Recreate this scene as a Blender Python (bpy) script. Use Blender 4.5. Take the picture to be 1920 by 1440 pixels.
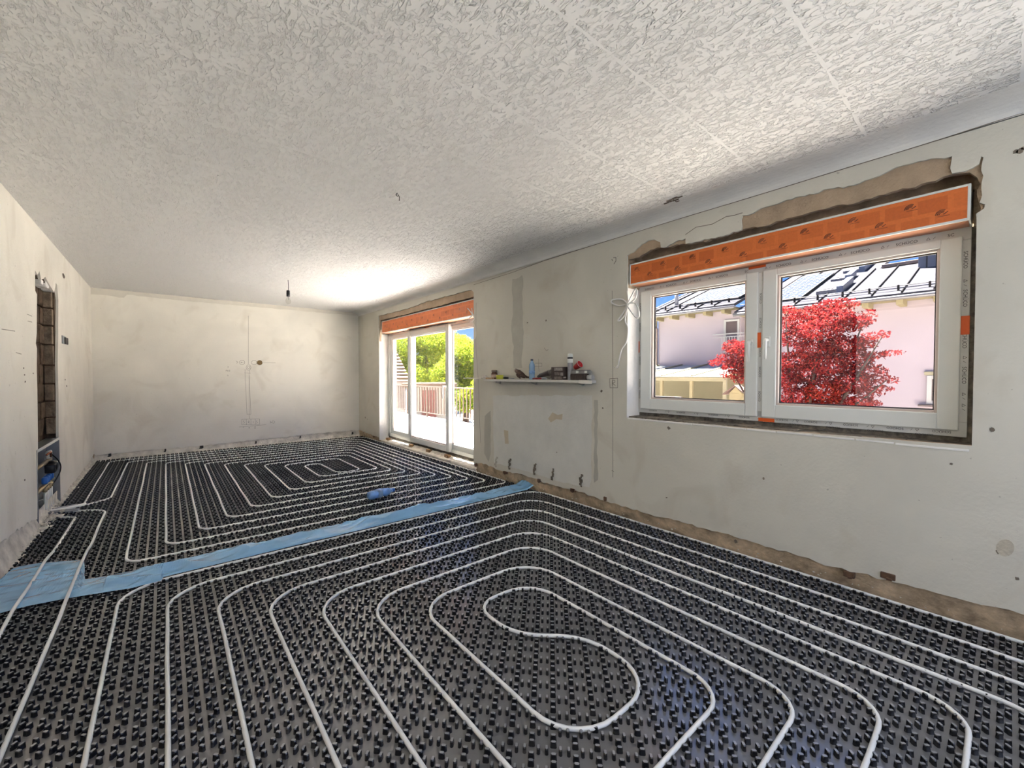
import bpy, bmesh, math, random
import numpy as np
from mathutils import Vector, Matrix, noise
from mathutils.geometry import tessellate_polygon

for o in list(bpy.data.objects):
    bpy.data.objects.remove(o)
SC = bpy.context.scene
COL = SC.collection
rnd = random.Random(7)
PI = math.pi

# ------------------------------------------------------------------ camera
F, YAW, PITCH = 778.526, 0.69491, -0.02171
CAMP = Vector((-2.91426, -8.19851, 1.21419))
cd = bpy.data.cameras.new('camera')
cam = bpy.data.objects.new('camera', cd)
COL.objects.link(cam)
cam.location = CAMP
cam.rotation_euler = (PI / 2 + PITCH, 0, -YAW)
cd.sensor_width = 36
cd.lens = 36 * F / 1920
cd.clip_start = .02
cd.clip_end = 500
SC.camera = cam

# ------------------------------------------------------------------ sky, sun, added fill lamps, exposure
SUN_EL = math.radians(64)
world = bpy.data.worlds.new('world')
SC.world = world
world.use_nodes = True
wt = world.node_tree
wt.nodes.clear()
wo = wt.nodes.new('ShaderNodeOutputWorld')
wb = wt.nodes.new('ShaderNodeBackground')
wtc = wt.nodes.new('ShaderNodeTexCoord')
wsep = wt.nodes.new('ShaderNodeSeparateXYZ')
wrmp = wt.nodes.new('ShaderNodeValToRGB')
wt.links.new(wtc.outputs['Generated'], wsep.inputs[0])
wt.links.new(wsep.outputs['Z'], wrmp.inputs[0])
_e = wrmp.color_ramp.elements
_e[0].position, _e[0].color = 0.0, (.50, .64, .95, 1)
_e[1].position, _e[1].color = 1.0, (.12, .29, .80, 1)
for _p, _c in ((.10, (.24, .43, .92, 1)), (.2, (.10, .28, .86, 1)), (.5, (.12, .30, .86, 1))):
    _n = _e.new(_p)
    _n.color = _c
wt.links.new(wrmp.outputs[0], wb.inputs[0])
wt.links.new(wb.outputs[0], wo.inputs[0])
wb.inputs[1].default_value = 0.8

sd = bpy.data.lights.new('sun', 'SUN')
sd.energy = 54.0
sd.angle = math.radians(.6)
sd.color = (1, .97, .93)
sun = bpy.data.objects.new('sun', sd)
COL.objects.link(sun)
sdir = Vector((-.6 * math.cos(SUN_EL), -.8 * math.cos(SUN_EL), -math.sin(SUN_EL)))
sun.rotation_euler = sdir.to_track_quat('-Z', 'Y').to_euler()
sun.location = (6, 6, 9)


def area(name, loc, rot, sx, sy, e, col=(1, 1, 1)):
    d = bpy.data.lights.new(name, 'AREA')
    d.shape = 'RECTANGLE'
    d.size, d.size_y, d.energy, d.color = sx, sy, e, col
    o = bpy.data.objects.new(name, d)
    COL.objects.link(o)
    o.location = loc
    o.rotation_euler = rot
    return o


# fill lamp added inside the assumed, windowless hall behind the left doorway
area('hall_fill_light', (-5.9, -7.2, 1.5), (0, -PI / 2, 0), 1.6, 2.2, 6, (1, .97, .92))
# fill lamp added outside the unseen opening behind the photographer
area('front_fill_light', (-1.8, -10.02, 1.35), (PI / 2, 0, 0), 2.6, 1.7, 14, (.96, .98, 1))

vs = SC.view_settings
vs.view_transform = 'Standard'
vs.look = 'None'
vs.gamma = 1
vs.exposure = 1.02
vs.use_curve_mapping = False

# ------------------------------------------------------------------ pixel helpers (1920x1440 frame): a pixel gives a ray, a surface gives the depth
_f = Vector((math.sin(YAW) * math.cos(PITCH), math.cos(YAW) * math.cos(PITCH), math.sin(PITCH)))
_r = Vector((math.cos(YAW), -math.sin(YAW), 0))
_u = _r.cross(_f)


def ray(px, py):
    return _f + _r * ((px - 960) / F) - _u * ((py - 720) / F)


def hit(px, py, ax, v):
    d = ray(px, py)
    return CAMP + d * ((v - CAMP[ax]) / d[ax])


def hplane(px, py, P, n):
    d = ray(px, py)
    return CAMP + d * ((Vector(P) - CAMP).dot(n) / d.dot(n))


def crop(x0, y0, s, L):
    return [(x0 + a / s, y0 + b / s) for a, b in L]


# ------------------------------------------------------------------ materials
MATS = {}


def lin(c):
    return tuple(((x / 255) / 12.92 if x / 255 <= .04045 else ((x / 255 + .055) / 1.055) ** 2.4) for x in c)


def pm(name, rgb, rough=.6, metal=0., var=.08, vs_=4., bump=0., bs=60., spec=.5, coat=0., alpha=1., trans=0., detail=6.):
    """procedural principled material: colour broken up by noise, optional fine bump"""
    if name in MATS:
        return MATS[name]
    m = bpy.data.materials.new(name)
    m.use_nodes = True
    nt = m.node_tree
    N, L = nt.nodes, nt.links
    b = N['Principled BSDF']
    tc = N.new('ShaderNodeTexCoord')
    nz = N.new('ShaderNodeTexNoise')
    nz.inputs['Scale'].default_value = vs_
    nz.inputs['Detail'].default_value = detail
    nz.inputs['Roughness'].default_value = .6
    L.new(tc.outputs['Object'], nz.inputs['Vector'])
    cr = N.new('ShaderNodeValToRGB')
    c = lin(rgb)
    cr.color_ramp.elements[0].color = (*[max(0, x * (1 - var * 1.6)) for x in c], 1)
    cr.color_ramp.elements[1].color = (*[min(1, x * (1 + var * 1.2)) for x in c], 1)
    cr.color_ramp.elements[0].position = .3
    cr.color_ramp.elements[1].position = .7
    L.new(nz.outputs['Fac'], cr.inputs[0])
    L.new(cr.outputs[0], b.inputs['Base Color'])
    b.inputs['Roughness'].default_value = rough
    b.inputs['Metallic'].default_value = metal
    b.inputs['Specular IOR Level'].default_value = spec
    b.inputs['Coat Weight'].default_value = coat
    b.inputs['Alpha'].default_value = alpha
    b.inputs['Transmission Weight'].default_value = trans
    if bump:
        n2 = N.new('ShaderNodeTexNoise')
        n2.inputs['Scale'].default_value = bs
        n2.inputs['Detail'].default_value = 5
        L.new(tc.outputs['Object'], n2.inputs['Vector'])
        bp = N.new('ShaderNodeBump')
        bp.inputs['Strength'].default_value = bump
        bp.inputs['Distance'].default_value = .01
        L.new(n2.outputs['Fac'], bp.inputs['Height'])
        L.new(bp.outputs[0], b.inputs['Normal'])
    MATS[name] = m
    return m


def plaster_mat(name, rgb, stain, stain_amt=.35):
    """old scraped wall plaster: broad clouds, brownish stains, small dark specks, fine bump"""
    m = bpy.data.materials.new(name)
    m.use_nodes = True
    nt = m.node_tree
    N, L = nt.nodes, nt.links
    b = N['Principled BSDF']
    b.inputs['Roughness'].default_value = .85
    b.inputs['Specular IOR Level'].default_value = .2
    g = N.new('ShaderNodeNewGeometry')

    def nz(scale, det=5, dist=0.):
        n = N.new('ShaderNodeTexNoise')
        n.inputs['Scale'].default_value = scale
        n.inputs['Detail'].default_value = det
        n.inputs['Distortion'].default_value = dist
        L.new(g.outputs['Position'], n.inputs['Vector'])
        return n

    def ramp(src, a, bb, c0=(0, 0, 0, 1), c1=(1, 1, 1, 1)):
        r = N.new('ShaderNodeValToRGB')
        r.color_ramp.elements[0].position = a
        r.color_ramp.elements[1].position = bb
        r.color_ramp.elements[0].color = c0
        r.color_ramp.elements[1].color = c1
        L.new(src, r.inputs[0])
        return r

    def mix(fac, A, B, bt='MIX'):
        x = N.new('ShaderNodeMix')
        x.data_type = 'RGBA'
        x.blend_type = bt
        L.new(fac, x.inputs['Factor'])
        for k, v in ((6, A), (7, B)):
            if isinstance(v, tuple):
                x.inputs[k].default_value = (*v, 1)
            else:
                L.new(v, x.inputs[k])
        return x.outputs[2]
    c = lin(rgb)
    base = ramp(nz(1.1, 6, .6).outputs['Fac'], .3, .7, (*[x * .90 for x in c], 1), (*[min(1, x * 1.06) for x in c], 1))
    sm = ramp(nz(2.3, 7, 1.).outputs['Fac'], .56, .75, (0, 0, 0, 1), (stain_amt,) * 3 + (1,))
    col = mix(sm.outputs[0], base.outputs[0], lin(stain))
    sp = ramp(nz(42, 2).outputs['Fac'], .73, .77, (0, 0, 0, 1), (.4, .4, .4, 1))
    col = mix(sp.outputs[0], col, lin((120, 110, 96)))
    L.new(col, b.inputs['Base Color'])
    bp = N.new('ShaderNodeBump')
    bp.inputs['Strength'].default_value = .25
    bp.inputs['Distance'].default_value = .006
    L.new(nz(55, 6).outputs['Fac'], bp.inputs['Height'])
    L.new(bp.outputs[0], b.inputs['Normal'])
    MATS[name] = m
    return m


def ceiling_mat():
    """structured paper: short trowel strokes running along Y, smooth seams every half metre"""
    m = bpy.data.materials.new('ceiling')
    m.use_nodes = True
    nt = m.node_tree
    N, L = nt.nodes, nt.links
    b = N['Principled BSDF']
    b.inputs['Roughness'].default_value = .8
    b.inputs['Specular IOR Level'].default_value = .25
    b.inputs['Base Color'].default_value = (*lin((234, 233, 229)), 1)
    g = N.new('ShaderNodeNewGeometry')

    def strokes(sx, sy, seed):
        mp = N.new('ShaderNodeMapping')
        mp.inputs['Scale'].default_value = (sx, sy, 1)
        mp.inputs['Location'].default_value = (seed, seed * 2, 0)
        L.new(g.outputs['Position'], mp.inputs['Vector'])
        n = N.new('ShaderNodeTexNoise')
        n.inputs['Scale'].default_value = 1
        n.inputs['Detail'].default_value = 3
        n.inputs['Distortion'].default_value = .8
        L.new(mp.outputs[0], n.inputs['Vector'])
        r = N.new('ShaderNodeValToRGB')
        r.color_ramp.elements[0].position = .39
        r.color_ramp.elements[1].position = .455
        L.new(n.outputs['Fac'], r.inputs[0])
        return r.outputs[0]
    a = strokes(62, 19, 3)
    c = strokes(40, 40, 9)
    mx = N.new('ShaderNodeMath')
    mx.operation = 'MULTIPLY_ADD'
    mx.inputs[1].default_value = .5
    L.new(c, mx.inputs[0])
    L.new(a, mx.inputs[2])
    # seams: |frac((y+.21)/.5)-.5| > .48
    sx = N.new('ShaderNodeSeparateXYZ')
    L.new(g.outputs['Position'], sx.inputs[0])
    m1 = N.new('ShaderNodeMath'); m1.operation = 'MULTIPLY_ADD'
    m1.inputs[1].default_value = 2.0
    m1.inputs[2].default_value = .42 + .5 + 40
    L.new(sx.outputs['Y'], m1.inputs[0])
    m2 = N.new('ShaderNodeMath'); m2.operation = 'FRACT'
    L.new(m1.outputs[0], m2.inputs[0])
    m3 = N.new('ShaderNodeMath'); m3.operation = 'SUBTRACT'; m3.inputs[1].default_value = .5
    L.new(m2.outputs[0], m3.inputs[0])
    m4 = N.new('ShaderNodeMath'); m4.operation = 'ABSOLUTE'
    L.new(m3.outputs[0], m4.inputs[0])
    m5 = N.new('ShaderNodeMath'); m5.operation = 'GREATER_THAN'; m5.inputs[1].default_value = .011
    sn = N.new('ShaderNodeTexNoise')
    sn.inputs['Scale'].default_value = 9
    L.new(g.outputs['Position'], sn.inputs['Vector'])
    sm = N.new('ShaderNodeMath'); sm.operation = 'MULTIPLY_ADD'
    sm.inputs[1].default_value, sm.inputs[2].default_value = -.05, .025
    L.new(sn.outputs['Fac'], sm.inputs[0])
    sa = N.new('ShaderNodeMath'); sa.operation = 'ADD'
    L.new(m4.outputs[0], sa.inputs[0])
    L.new(sm.outputs[0], sa.inputs[1])
    L.new(sa.outputs[0], m5.inputs[0])
    iv = N.new('ShaderNodeMath'); iv.operation = 'SUBTRACT'; iv.inputs[0].default_value = 1.5
    L.new(mx.outputs[0], iv.inputs[1])
    m7 = N.new('ShaderNodeMath'); m7.operation = 'MULTIPLY'
    L.new(iv.outputs[0], m7.inputs[0])
    L.new(m5.outputs[0], m7.inputs[1])
    m6 = N.new('ShaderNodeMath'); m6.operation = 'SUBTRACT'; m6.inputs[0].default_value = 1.5
    L.new(m7.outputs[0], m6.inputs[1])
    bp = N.new('ShaderNodeBump')
    bp.inputs['Strength'].default_value = 1.0
    bp.inputs['Distance'].default_value = .0085
    L.new(m6.outputs[0], bp.inputs['Height'])
    L.new(bp.outputs[0], b.inputs['Normal'])
    return m


def glass_mat(name, tint=(1, 1, 1), refl=1.0):
    """clear pane: see-through with fresnel mirror reflection"""
    m = bpy.data.materials.new(name)
    m.use_nodes = True
    nt = m.node_tree
    N, L = nt.nodes, nt.links
    N.clear()
    o = N.new('ShaderNodeOutputMaterial')
    t = N.new('ShaderNodeBsdfTransparent')
    t.inputs[0].default_value = (*tint, 1)
    gl = N.new('ShaderNodeBsdfGlossy')
    gl.inputs['Roughness'].default_value = 0.0
    fr = N.new('ShaderNodeFresnel')
    gm = N.new('ShaderNodeNewGeometry')       # same reflectance from both faces of the pane
    mi = N.new('ShaderNodeMapRange')
    mi.inputs[3].default_value, mi.inputs[4].default_value = 1.5, 1 / 1.5
    L.new(gm.outputs['Backfacing'], mi.inputs[0])
    L.new(mi.outputs[0], fr.inputs[0])
    mu = N.new('ShaderNodeMath')
    mu.operation = 'MULTIPLY'
    mu.inputs[1].default_value = refl
    mx = N.new('ShaderNodeMixShader')
    L.new(fr.outputs[0], mu.inputs[0])
    L.new(mu.outputs[0], mx.inputs[0])
    L.new(t.outputs[0], mx.inputs[1])
    L.new(gl.outputs[0], mx.inputs[2])
    L.new(mx.outputs[0], o.inputs[0])
    return m


def film_mat():
    m = pm('blue_film', (138, 192, 232), .2, var=.1, vs_=3., spec=.8, coat=.7)
    nt = m.node_tree
    N, L = nt.nodes, nt.links
    b = N['Principled BSDF']
    o = [n for n in N if n.type == 'OUTPUT_MATERIAL'][0]
    tl = N.new('ShaderNodeBsdfTransparent')
    tl.inputs[0].default_value = (.6, .8, 1, 1)
    mx = N.new('ShaderNodeMixShader')
    mx.inputs[0].default_value = .12
    L.new(b.outputs[0], mx.inputs[1])
    L.new(tl.outputs[0], mx.inputs[2])
    L.new(mx.outputs[0], o.inputs[0])
    return m


def box_print_mat():
    """orange protective film of the shutter box with faint darker print panels"""
    m = bpy.data.materials.new('orange_box')
    m.use_nodes = True
    nt = m.node_tree
    N, L = nt.nodes, nt.links
    b = N['Principled BSDF']
    b.inputs['Roughness'].default_value = .42
    g = N.new('ShaderNodeNewGeometry')
    s = N.new('ShaderNodeSeparateXYZ')
    L.new(g.outputs['Position'], s.inputs[0])
    cb = N.new('ShaderNodeCombineXYZ')
    L.new(s.outputs['Y'], cb.inputs['X'])
    L.new(s.outputs['Z'], cb.inputs['Y'])
    br = N.new('ShaderNodeTexBrick')
    br.inputs['Scale'].default_value = 1
    br.inputs['Brick Width'].default_value = .125
    br.inputs['Row Height'].default_value = .0875
    br.inputs['Mortar Size'].default_value = .012
    br.inputs['Mortar Smooth'].default_value = .3
    br.inputs['Color1'].default_value = (*lin((212, 104, 38)), 1)
    br.inputs['Color2'].default_value = (*lin((226, 116, 46)), 1)
    br.inputs['Mortar'].default_value = (*lin((230, 120, 50)), 1)
    L.new(cb.outputs[0], br.inputs['Vector'])
    nz = N.new('ShaderNodeTexNoise')
    nz.inputs['Scale'].default_value = 90
    L.new(g.outputs['Position'], nz.inputs['Vector'])
    mx = N.new('ShaderNodeMix')
    mx.data_type = 'RGBA'
    mx.blend_type = 'MULTIPLY'
    mx.inputs['Factor'].default_value = .25
    L.new(br.outputs['Color'], mx.inputs[6])
    L.new(nz.outputs['Fac'], mx.inputs[7])
    L.new(mx.outputs[2], b.inputs['Base Color'])
    return m


M_WALL = plaster_mat('old_plaster', (240, 236, 224), (186, 173, 150), .25)
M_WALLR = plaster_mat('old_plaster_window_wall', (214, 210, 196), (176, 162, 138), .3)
M_CEIL = ceiling_mat()
M_RAW = pm('raw_masonry', (204, 182, 152), .95, var=.3, vs_=9, bump=.9, bs=40, spec=.1)
M_MORTAR = pm('tan_mortar', (176, 156, 132), .95, var=.12, vs_=6, bump=.5, bs=70, spec=.1)
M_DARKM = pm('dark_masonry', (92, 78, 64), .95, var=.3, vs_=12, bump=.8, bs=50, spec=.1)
M_PATCHG = pm('grey_patch', (188, 185, 172), .9, var=.06, vs_=5, bump=.3, bs=60, spec=.2)
M_PATCHW = pm('white_patch', (218, 217, 209), .9, var=.05, vs_=4, bump=.25, bs=60, spec=.2)
M_PATCHB = pm('beige_patch', (202, 190, 166), .9, var=.06, vs_=5, bump=.2, bs=60, spec=.2)
M_REVEAL = pm('reveal_plaster', (232, 230, 224), .85, var=.05, vs_=5, bump=.3, bs=50, spec=.2)
M_PVC = pm('white_pvc', (226, 228, 222), .35, var=.02, vs_=2)
M_PVCE = pm('grey_frame_film', (212, 212, 206), .4, var=.05, vs_=8)
M_SEAL = pm('dark_seal', (52, 50, 46), .7, var=.2, vs_=20)
M_BEAD = pm('glazing_bead', (206, 190, 178), .4, var=.04)
M_GLASS = glass_mat('window_glass', (.97, .97, .975), .8)
M_ORANGE = pm('orange_tape', (226, 98, 34), .45, var=.06)
M_BOX = box_print_mat()
M_PRINT = pm('dark_print', (96, 52, 26), .5, var=.1)
M_INK = pm('black_ink', (56, 56, 54), .6, var=.1)
M_PENCIL = pm('pencil', (128, 120, 106), .8, var=.1)
M_CRACK = pm('crack', (120, 110, 96), .95, var=.2)
M_MAT = pm('mat_sheet', (60, 60, 61), .17, var=.12, vs_=7, bump=.06, bs=35, spec=.9)
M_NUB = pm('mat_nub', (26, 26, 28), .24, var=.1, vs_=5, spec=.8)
def lightened(m, paler, lo=.55, hi=.95):
    # paler colour painted on upward faces in place of caught skylight
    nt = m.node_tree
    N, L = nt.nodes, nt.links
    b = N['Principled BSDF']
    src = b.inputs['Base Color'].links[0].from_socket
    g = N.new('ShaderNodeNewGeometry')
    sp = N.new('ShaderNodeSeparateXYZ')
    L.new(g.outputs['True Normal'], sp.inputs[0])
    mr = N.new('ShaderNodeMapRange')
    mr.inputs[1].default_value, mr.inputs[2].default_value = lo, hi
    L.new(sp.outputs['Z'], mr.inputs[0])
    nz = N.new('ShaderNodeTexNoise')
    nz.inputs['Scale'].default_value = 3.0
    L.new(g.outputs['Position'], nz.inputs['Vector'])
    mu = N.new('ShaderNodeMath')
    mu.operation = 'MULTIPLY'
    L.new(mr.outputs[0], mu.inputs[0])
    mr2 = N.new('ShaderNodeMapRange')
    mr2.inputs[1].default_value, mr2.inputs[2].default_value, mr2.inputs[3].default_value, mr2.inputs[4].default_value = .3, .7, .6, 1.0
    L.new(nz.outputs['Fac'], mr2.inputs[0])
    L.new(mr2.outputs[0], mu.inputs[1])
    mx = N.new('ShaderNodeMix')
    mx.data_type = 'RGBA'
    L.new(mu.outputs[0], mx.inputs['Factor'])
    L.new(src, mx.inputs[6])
    mx.inputs[7].default_value = (*lin(paler), 1)
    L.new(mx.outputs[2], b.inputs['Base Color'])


lightened(M_NUB, (158, 160, 162), .8, .97)  # stud tops carry the sky sheen as colour, sides the shade
lightened(M_MAT, (122, 122, 123))
M_PIPE = pm('white_pipe', (236, 237, 235), .42, var=.04, vs_=6)
M_SLEEVE = pm('grey_sleeve', (148, 150, 154), .5, var=.1, vs_=20)
M_FILM = film_mat()
M_FOAM = pm('grey_foam', (120, 112, 98), .95, var=.35, vs_=30, bump=.8, bs=60)
M_WIRE = pm('white_wire', (236, 234, 228), .45, var=.03)
M_BLACK = pm('black_plastic', (30, 29, 30), .45, var=.1)
M_GALV = pm('galvanised_steel', (150, 154, 158), .38, .7, var=.1, vs_=6)
M_BRASS = pm('nickel_brass', (168, 150, 118), .3, .8, var=.1)
M_BLUEP = pm('blue_plastic', (40, 104, 190), .4, var=.08)
M_GREYB = pm('grey_block', (126, 112, 96), .95, var=.3, vs_=14, bump=.9, bs=45, spec=.1)
M_BULB = glass_mat('bulb_glass', (.95, .95, .93), 1.)
M_DUST = pm('dusty_sill', (214, 208, 196), .95, var=.2, vs_=10, bump=.9, bs=35, spec=.1)
M_WOOD = pm('wood', (150, 116, 78), .7, var=.2, vs_=12)
M_CONC = pm('concrete', (150, 146, 138), .9, var=.12, vs_=3, bump=.3)

# ------------------------------------------------------------------ mesh helpers
ORG = {}


def link(ob):
    COL.objects.link(ob)
    return ob


def mk(name, verts, faces, mat, parent=None, smooth=False, origin=None):
    """one mesh object from world-space vertices; a child keeps the origin of its thing"""
    V = np.asarray([tuple(v) for v in verts], dtype=float)
    if parent is not None:
        org = ORG[parent]
        loc = Vector((0, 0, 0))
    else:
        lo, hi = V.min(0), V.max(0)
        org = Vector(origin) if origin is not None else Vector(((lo[0] + hi[0]) / 2, (lo[1] + hi[1]) / 2, lo[2]))
        loc = org
    me = bpy.data.meshes.new(name)
    me.from_pydata([tuple(v) for v in (V - np.array(org))], [], faces)
    me.materials.append(mat)
    if smooth:
        me.polygons.foreach_set('use_smooth', [True] * len(me.polygons))
    me.update()
    ob = link(bpy.data.objects.new(name, me))
    ob.location = loc
    if parent is not None:
        ob.parent = parent
    ORG[ob] = Vector(org)
    return ob


def empty(name, loc):
    o = link(bpy.data.objects.new(name, None))
    o.empty_display_size = .05
    o.location = loc
    ORG[o] = Vector(loc)
    return o


def tag(o, label=None, cat=None, group=None, kind=None):
    if label:
        o['label'] = label
    if cat:
        o['category'] = cat
    if group:
        o['group'] = group
    if kind:
        o['kind'] = kind
    return o


def thing(name, loc, label, cat, group=None):
    return tag(empty(name, loc), label, cat, group)


class MB:
    """collects shapes into one mesh"""

    def __init__(s):
        s.v, s.f = [], []

    def add(s, V, Fc):
        n = len(s.v)
        s.v += [tuple(x) for x in V]
        s.f += [tuple(i + n for i in f) for f in Fc]
        return s

    def box(s, lo, hi, bev=0., M=None):
        lo, hi = Vector(lo), Vector(hi)
        lo, hi = Vector([min(a, b) for a, b in zip(lo, hi)]), Vector([max(a, b) for a, b in zip(lo, hi)])
        if bev <= 0:
            V = [Vector((x, y, z)) for z in (lo.z, hi.z) for y in (lo.y, hi.y) for x in (lo.x, hi.x)]
            Fc = [(0, 2, 3, 1), (4, 5, 7, 6), (0, 1, 5, 4), (2, 6, 7, 3), (0, 4, 6, 2), (1, 3, 7, 5)]
        else:
            bm = bmesh.new()
            bmesh.ops.create_cube(bm, size=1)
            for v in bm.verts:
                v.co = Vector([(lo[i] + hi[i]) / 2 + v.co[i] * (hi[i] - lo[i]) for i in range(3)])
            bmesh.ops.bevel(bm, geom=bm.edges[:] + bm.verts[:], offset=min(bev, .45 * min(hi - lo)), segments=2, affect='EDGES', profile=.5)
            bm.verts.ensure_lookup_table()
            V = [v.co.copy() for v in bm.verts]
            Fc = [tuple(v.index for v in f.verts) for f in bm.faces]
            bm.free()
        if M is not None:
            V = [M @ v for v in V]
        return s.add(V, Fc)

    def tube(s, pts, r, n=8, caps=True, closed=False):
        """pts list of Vector, r float or list"""
        P = [Vector(q) for q in pts]
        k = len(P)
        R = r if isinstance(r, (list, tuple)) else [r] * k
        T = []
        for i in range(k):
            if closed:
                d = P[(i + 1) % k] - P[i - 1]
            else:
                a = P[i] - P[i - 1] if i else P[1] - P[0]
                b = P[i + 1] - P[i] if i < k - 1 else P[i] - P[i - 1]
                d = a.normalized() + b.normalized()
            T.append(d.normalized() if d.length > 1e-9 else Vector((0, 0, 1)))
        up = Vector((0, 0, 1)) if abs(T[0].z) < .9 else Vector((1, 0, 0))
        x = T[0].cross(up).normalized()
        V = []
        for i in range(k):
            x = (x - T[i] * x.dot(T[i]))
            x = x.normalized() if x.length > 1e-6 else T[i].orthogonal().normalized()
            y = T[i].cross(x)
            for j in range(n):
                a = 2 * PI * j / n
                V.append(P[i] + (x * math.cos(a) + y * math.sin(a)) * R[i])
        Fc = []
        for i in range(k if closed else k - 1):
            i2 = (i + 1) % k
            for j in range(n):
                j2 = (j + 1) % n
                Fc.append((i * n + j, i * n + j2, i2 * n + j2, i2 * n + j))
        if caps and not closed:
            Fc.append(tuple(range(n))[::-1])
            Fc.append(tuple((k - 1) * n + j for j in range(n)))
        return s.add(V, Fc)

    def lathe(s, prof, n=16, M=None):
        """prof list of (radius, height); axis z"""
        V, Fc = [], []
        for (r, z) in prof:
            for j in range(n):
                a = 2 * PI * j / n
                V.append(Vector((r * math.cos(a), r * math.sin(a), z)))
        for i in range(len(prof) - 1):
            for j in range(n):
                j2 = (j + 1) % n
                Fc.append((i * n + j, i * n + j2, (i + 1) * n + j2, (i + 1) * n + j))
        Fc.append(tuple(range(n))[::-1])
        Fc.append(tuple((len(prof) - 1) * n + j for j in range(n)))
        if M is not None:
            V = [M @ v for v in V]
        return s.add(V, Fc)

    def build(s, name, mat, parent=None, smooth=False, origin=None):
        return mk(name, s.v, s.f, mat, parent, smooth, origin)


def sheet(loops, to3, thick, rng=None):
    """flat piece with holes: front face at to3(a,b), extruded by vector thick"""
    th = Vector(thick)
    flat = [p for l in loops for p in l]
    tri = tessellate_polygon([[Vector((a, b, 0)) for a, b in l] for l in loops])
    n = len(flat)
    fr = [Vector(to3(a, b)) for a, b in flat]
    V = fr + [v + th for v in fr]
    Fc = []
    for t in tri:
        a, b, c = t
        nn = (fr[b] - fr[a]).cross(fr[c] - fr[a])
        if nn.dot(th) > 0:
            a, c = c, a
        Fc.append((a, b, c))
        Fc.append((c + n, b + n, a + n))
    o = 0
    for l in loops:
        k = len(l)
        for i in range(k):
            j = (i + 1) % k
            Fc.append((o + i, o + j, o + j + n, o + i + n))
        o += k
    m = MB()
    m.add(V, Fc)
    return m


def fix_normals(ob):
    bm = bmesh.new()
    bm.from_mesh(ob.data)
    bmesh.ops.recalc_face_normals(bm, faces=bm.faces[:])
    bm.to_mesh(ob.data)
    bm.free()


def jag(pts, step=.04, amp=.008, seed=0):
    """roughen an open polyline in 2D"""
    r = random.Random(seed)
    out = []
    for (a, b), (c, d) in zip(pts[:-1], pts[1:]):
        L = math.hypot(c - a, d - b)
        k = max(1, int(L / step))
        for i in range(k):
            t = i / k
            j = 0 if i == 0 else r.uniform(-amp, amp)
            nx, ny = -(d - b) / (L + 1e-9), (c - a) / (L + 1e-9)
            out.append((a + (c - a) * t + nx * j, b + (d - b) * t + ny * j))
    out.append(pts[-1])
    return out


def px_on(ax, v, L):
    """pixels -> 2D coordinates on an axis plane (X plane -> (Y,Z); Y plane -> (X,Z))"""
    out = []
    for p in L:
        h = hit(p[0], p[1], ax, v)
        out.append((h.y, h.z) if ax == 0 else (h.x, h.z))
    return out


def share(src, name, M, parent=None, mat=None):
    """object sharing mesh data; M is its world matrix"""
    me = src.data if isinstance(src, bpy.types.Object) else src
    o = link(bpy.data.objects.new(name, me))
    if parent is not None:
        o.parent = parent
        M = Matrix.Translation(-ORG[parent]) @ M
    o.matrix_local = M
    ORG[o] = M.translation.copy()
    return o


_txt = {}


def text_mesh(body, size, mat, ext=.0003):
    key = (body, size, mat.name)
    if key not in _txt:
        c = bpy.data.curves.new('lettering', 'FONT')
        c.body = body
        c.size = size
        c.extrude = ext
        c.align_x = 'CENTER'
        c.align_y = 'CENTER'
        c.resolution_u = 2
        o = link(bpy.data.objects.new('lettering', c))
        bpy.context.view_layer.update()
        me = bpy.data.meshes.new_from_object(o)
        me.name = 'lettering'
        bpy.data.objects.remove(o)
        me.materials.clear()
        me.materials.append(mat)
        _txt[key] = me
    return _txt[key]


# orientation of flat marks on walls: columns = local x, y, z
R_XW = Matrix(((0, 0, -1), (-1, 0, 0), (0, 1, 0))).to_4x4()      # on the window wall, read from the room
R_YW = Matrix(((1, 0, 0), (0, 0, -1), (0, 1, 0))).to_4x4()       # on the back wall


def T(v):
    return Matrix.Translation(Vector(v))


def RX(a):
    return Matrix.Rotation(a, 4, 'X')


def RY(a):
    return Matrix.Rotation(a, 4, 'Y')


def RZ(a):
    return Matrix.Rotation(a, 4, 'Z')


def ribbon(m, pts, to3, w, lift):
    """thin flat line on a wall: pts 2D on the wall, to3(a,b)->Vector, lift=Vector off the wall"""
    for (a, b), (c, d) in zip(pts[:-1], pts[1:]):
        L = math.hypot(c - a, d - b) + 1e-9
        nx, ny = -(d - b) / L * w / 2, (c - a) / L * w / 2
        q = [(a + nx, b + ny), (c + nx, d + ny), (c - nx, d - ny), (a - nx, b - ny)]
        A = [to3(*p) for p in q]
        m.add(A + [v + lift for v in A], [(0, 1, 2, 3), (7, 6, 5, 4), (0, 4, 5, 1), (1, 5, 6, 2), (2, 6, 7, 3), (3, 7, 4, 0)])
    return m


# ------------------------------------------------------------------ room shell
XL, XR, YB, YF = -3.699, 0.0, 0.0, -9.6
ZCL, ZCV = 2.428, 2.3625

mk_floor = MB().box((XL - .4, YF - .4, -.2), (.34, .3, -.004))
floor = tag(mk_floor.build('floor', M_CONC), 'bare concrete floor slab under the heating mats', kind='structure')

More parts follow.
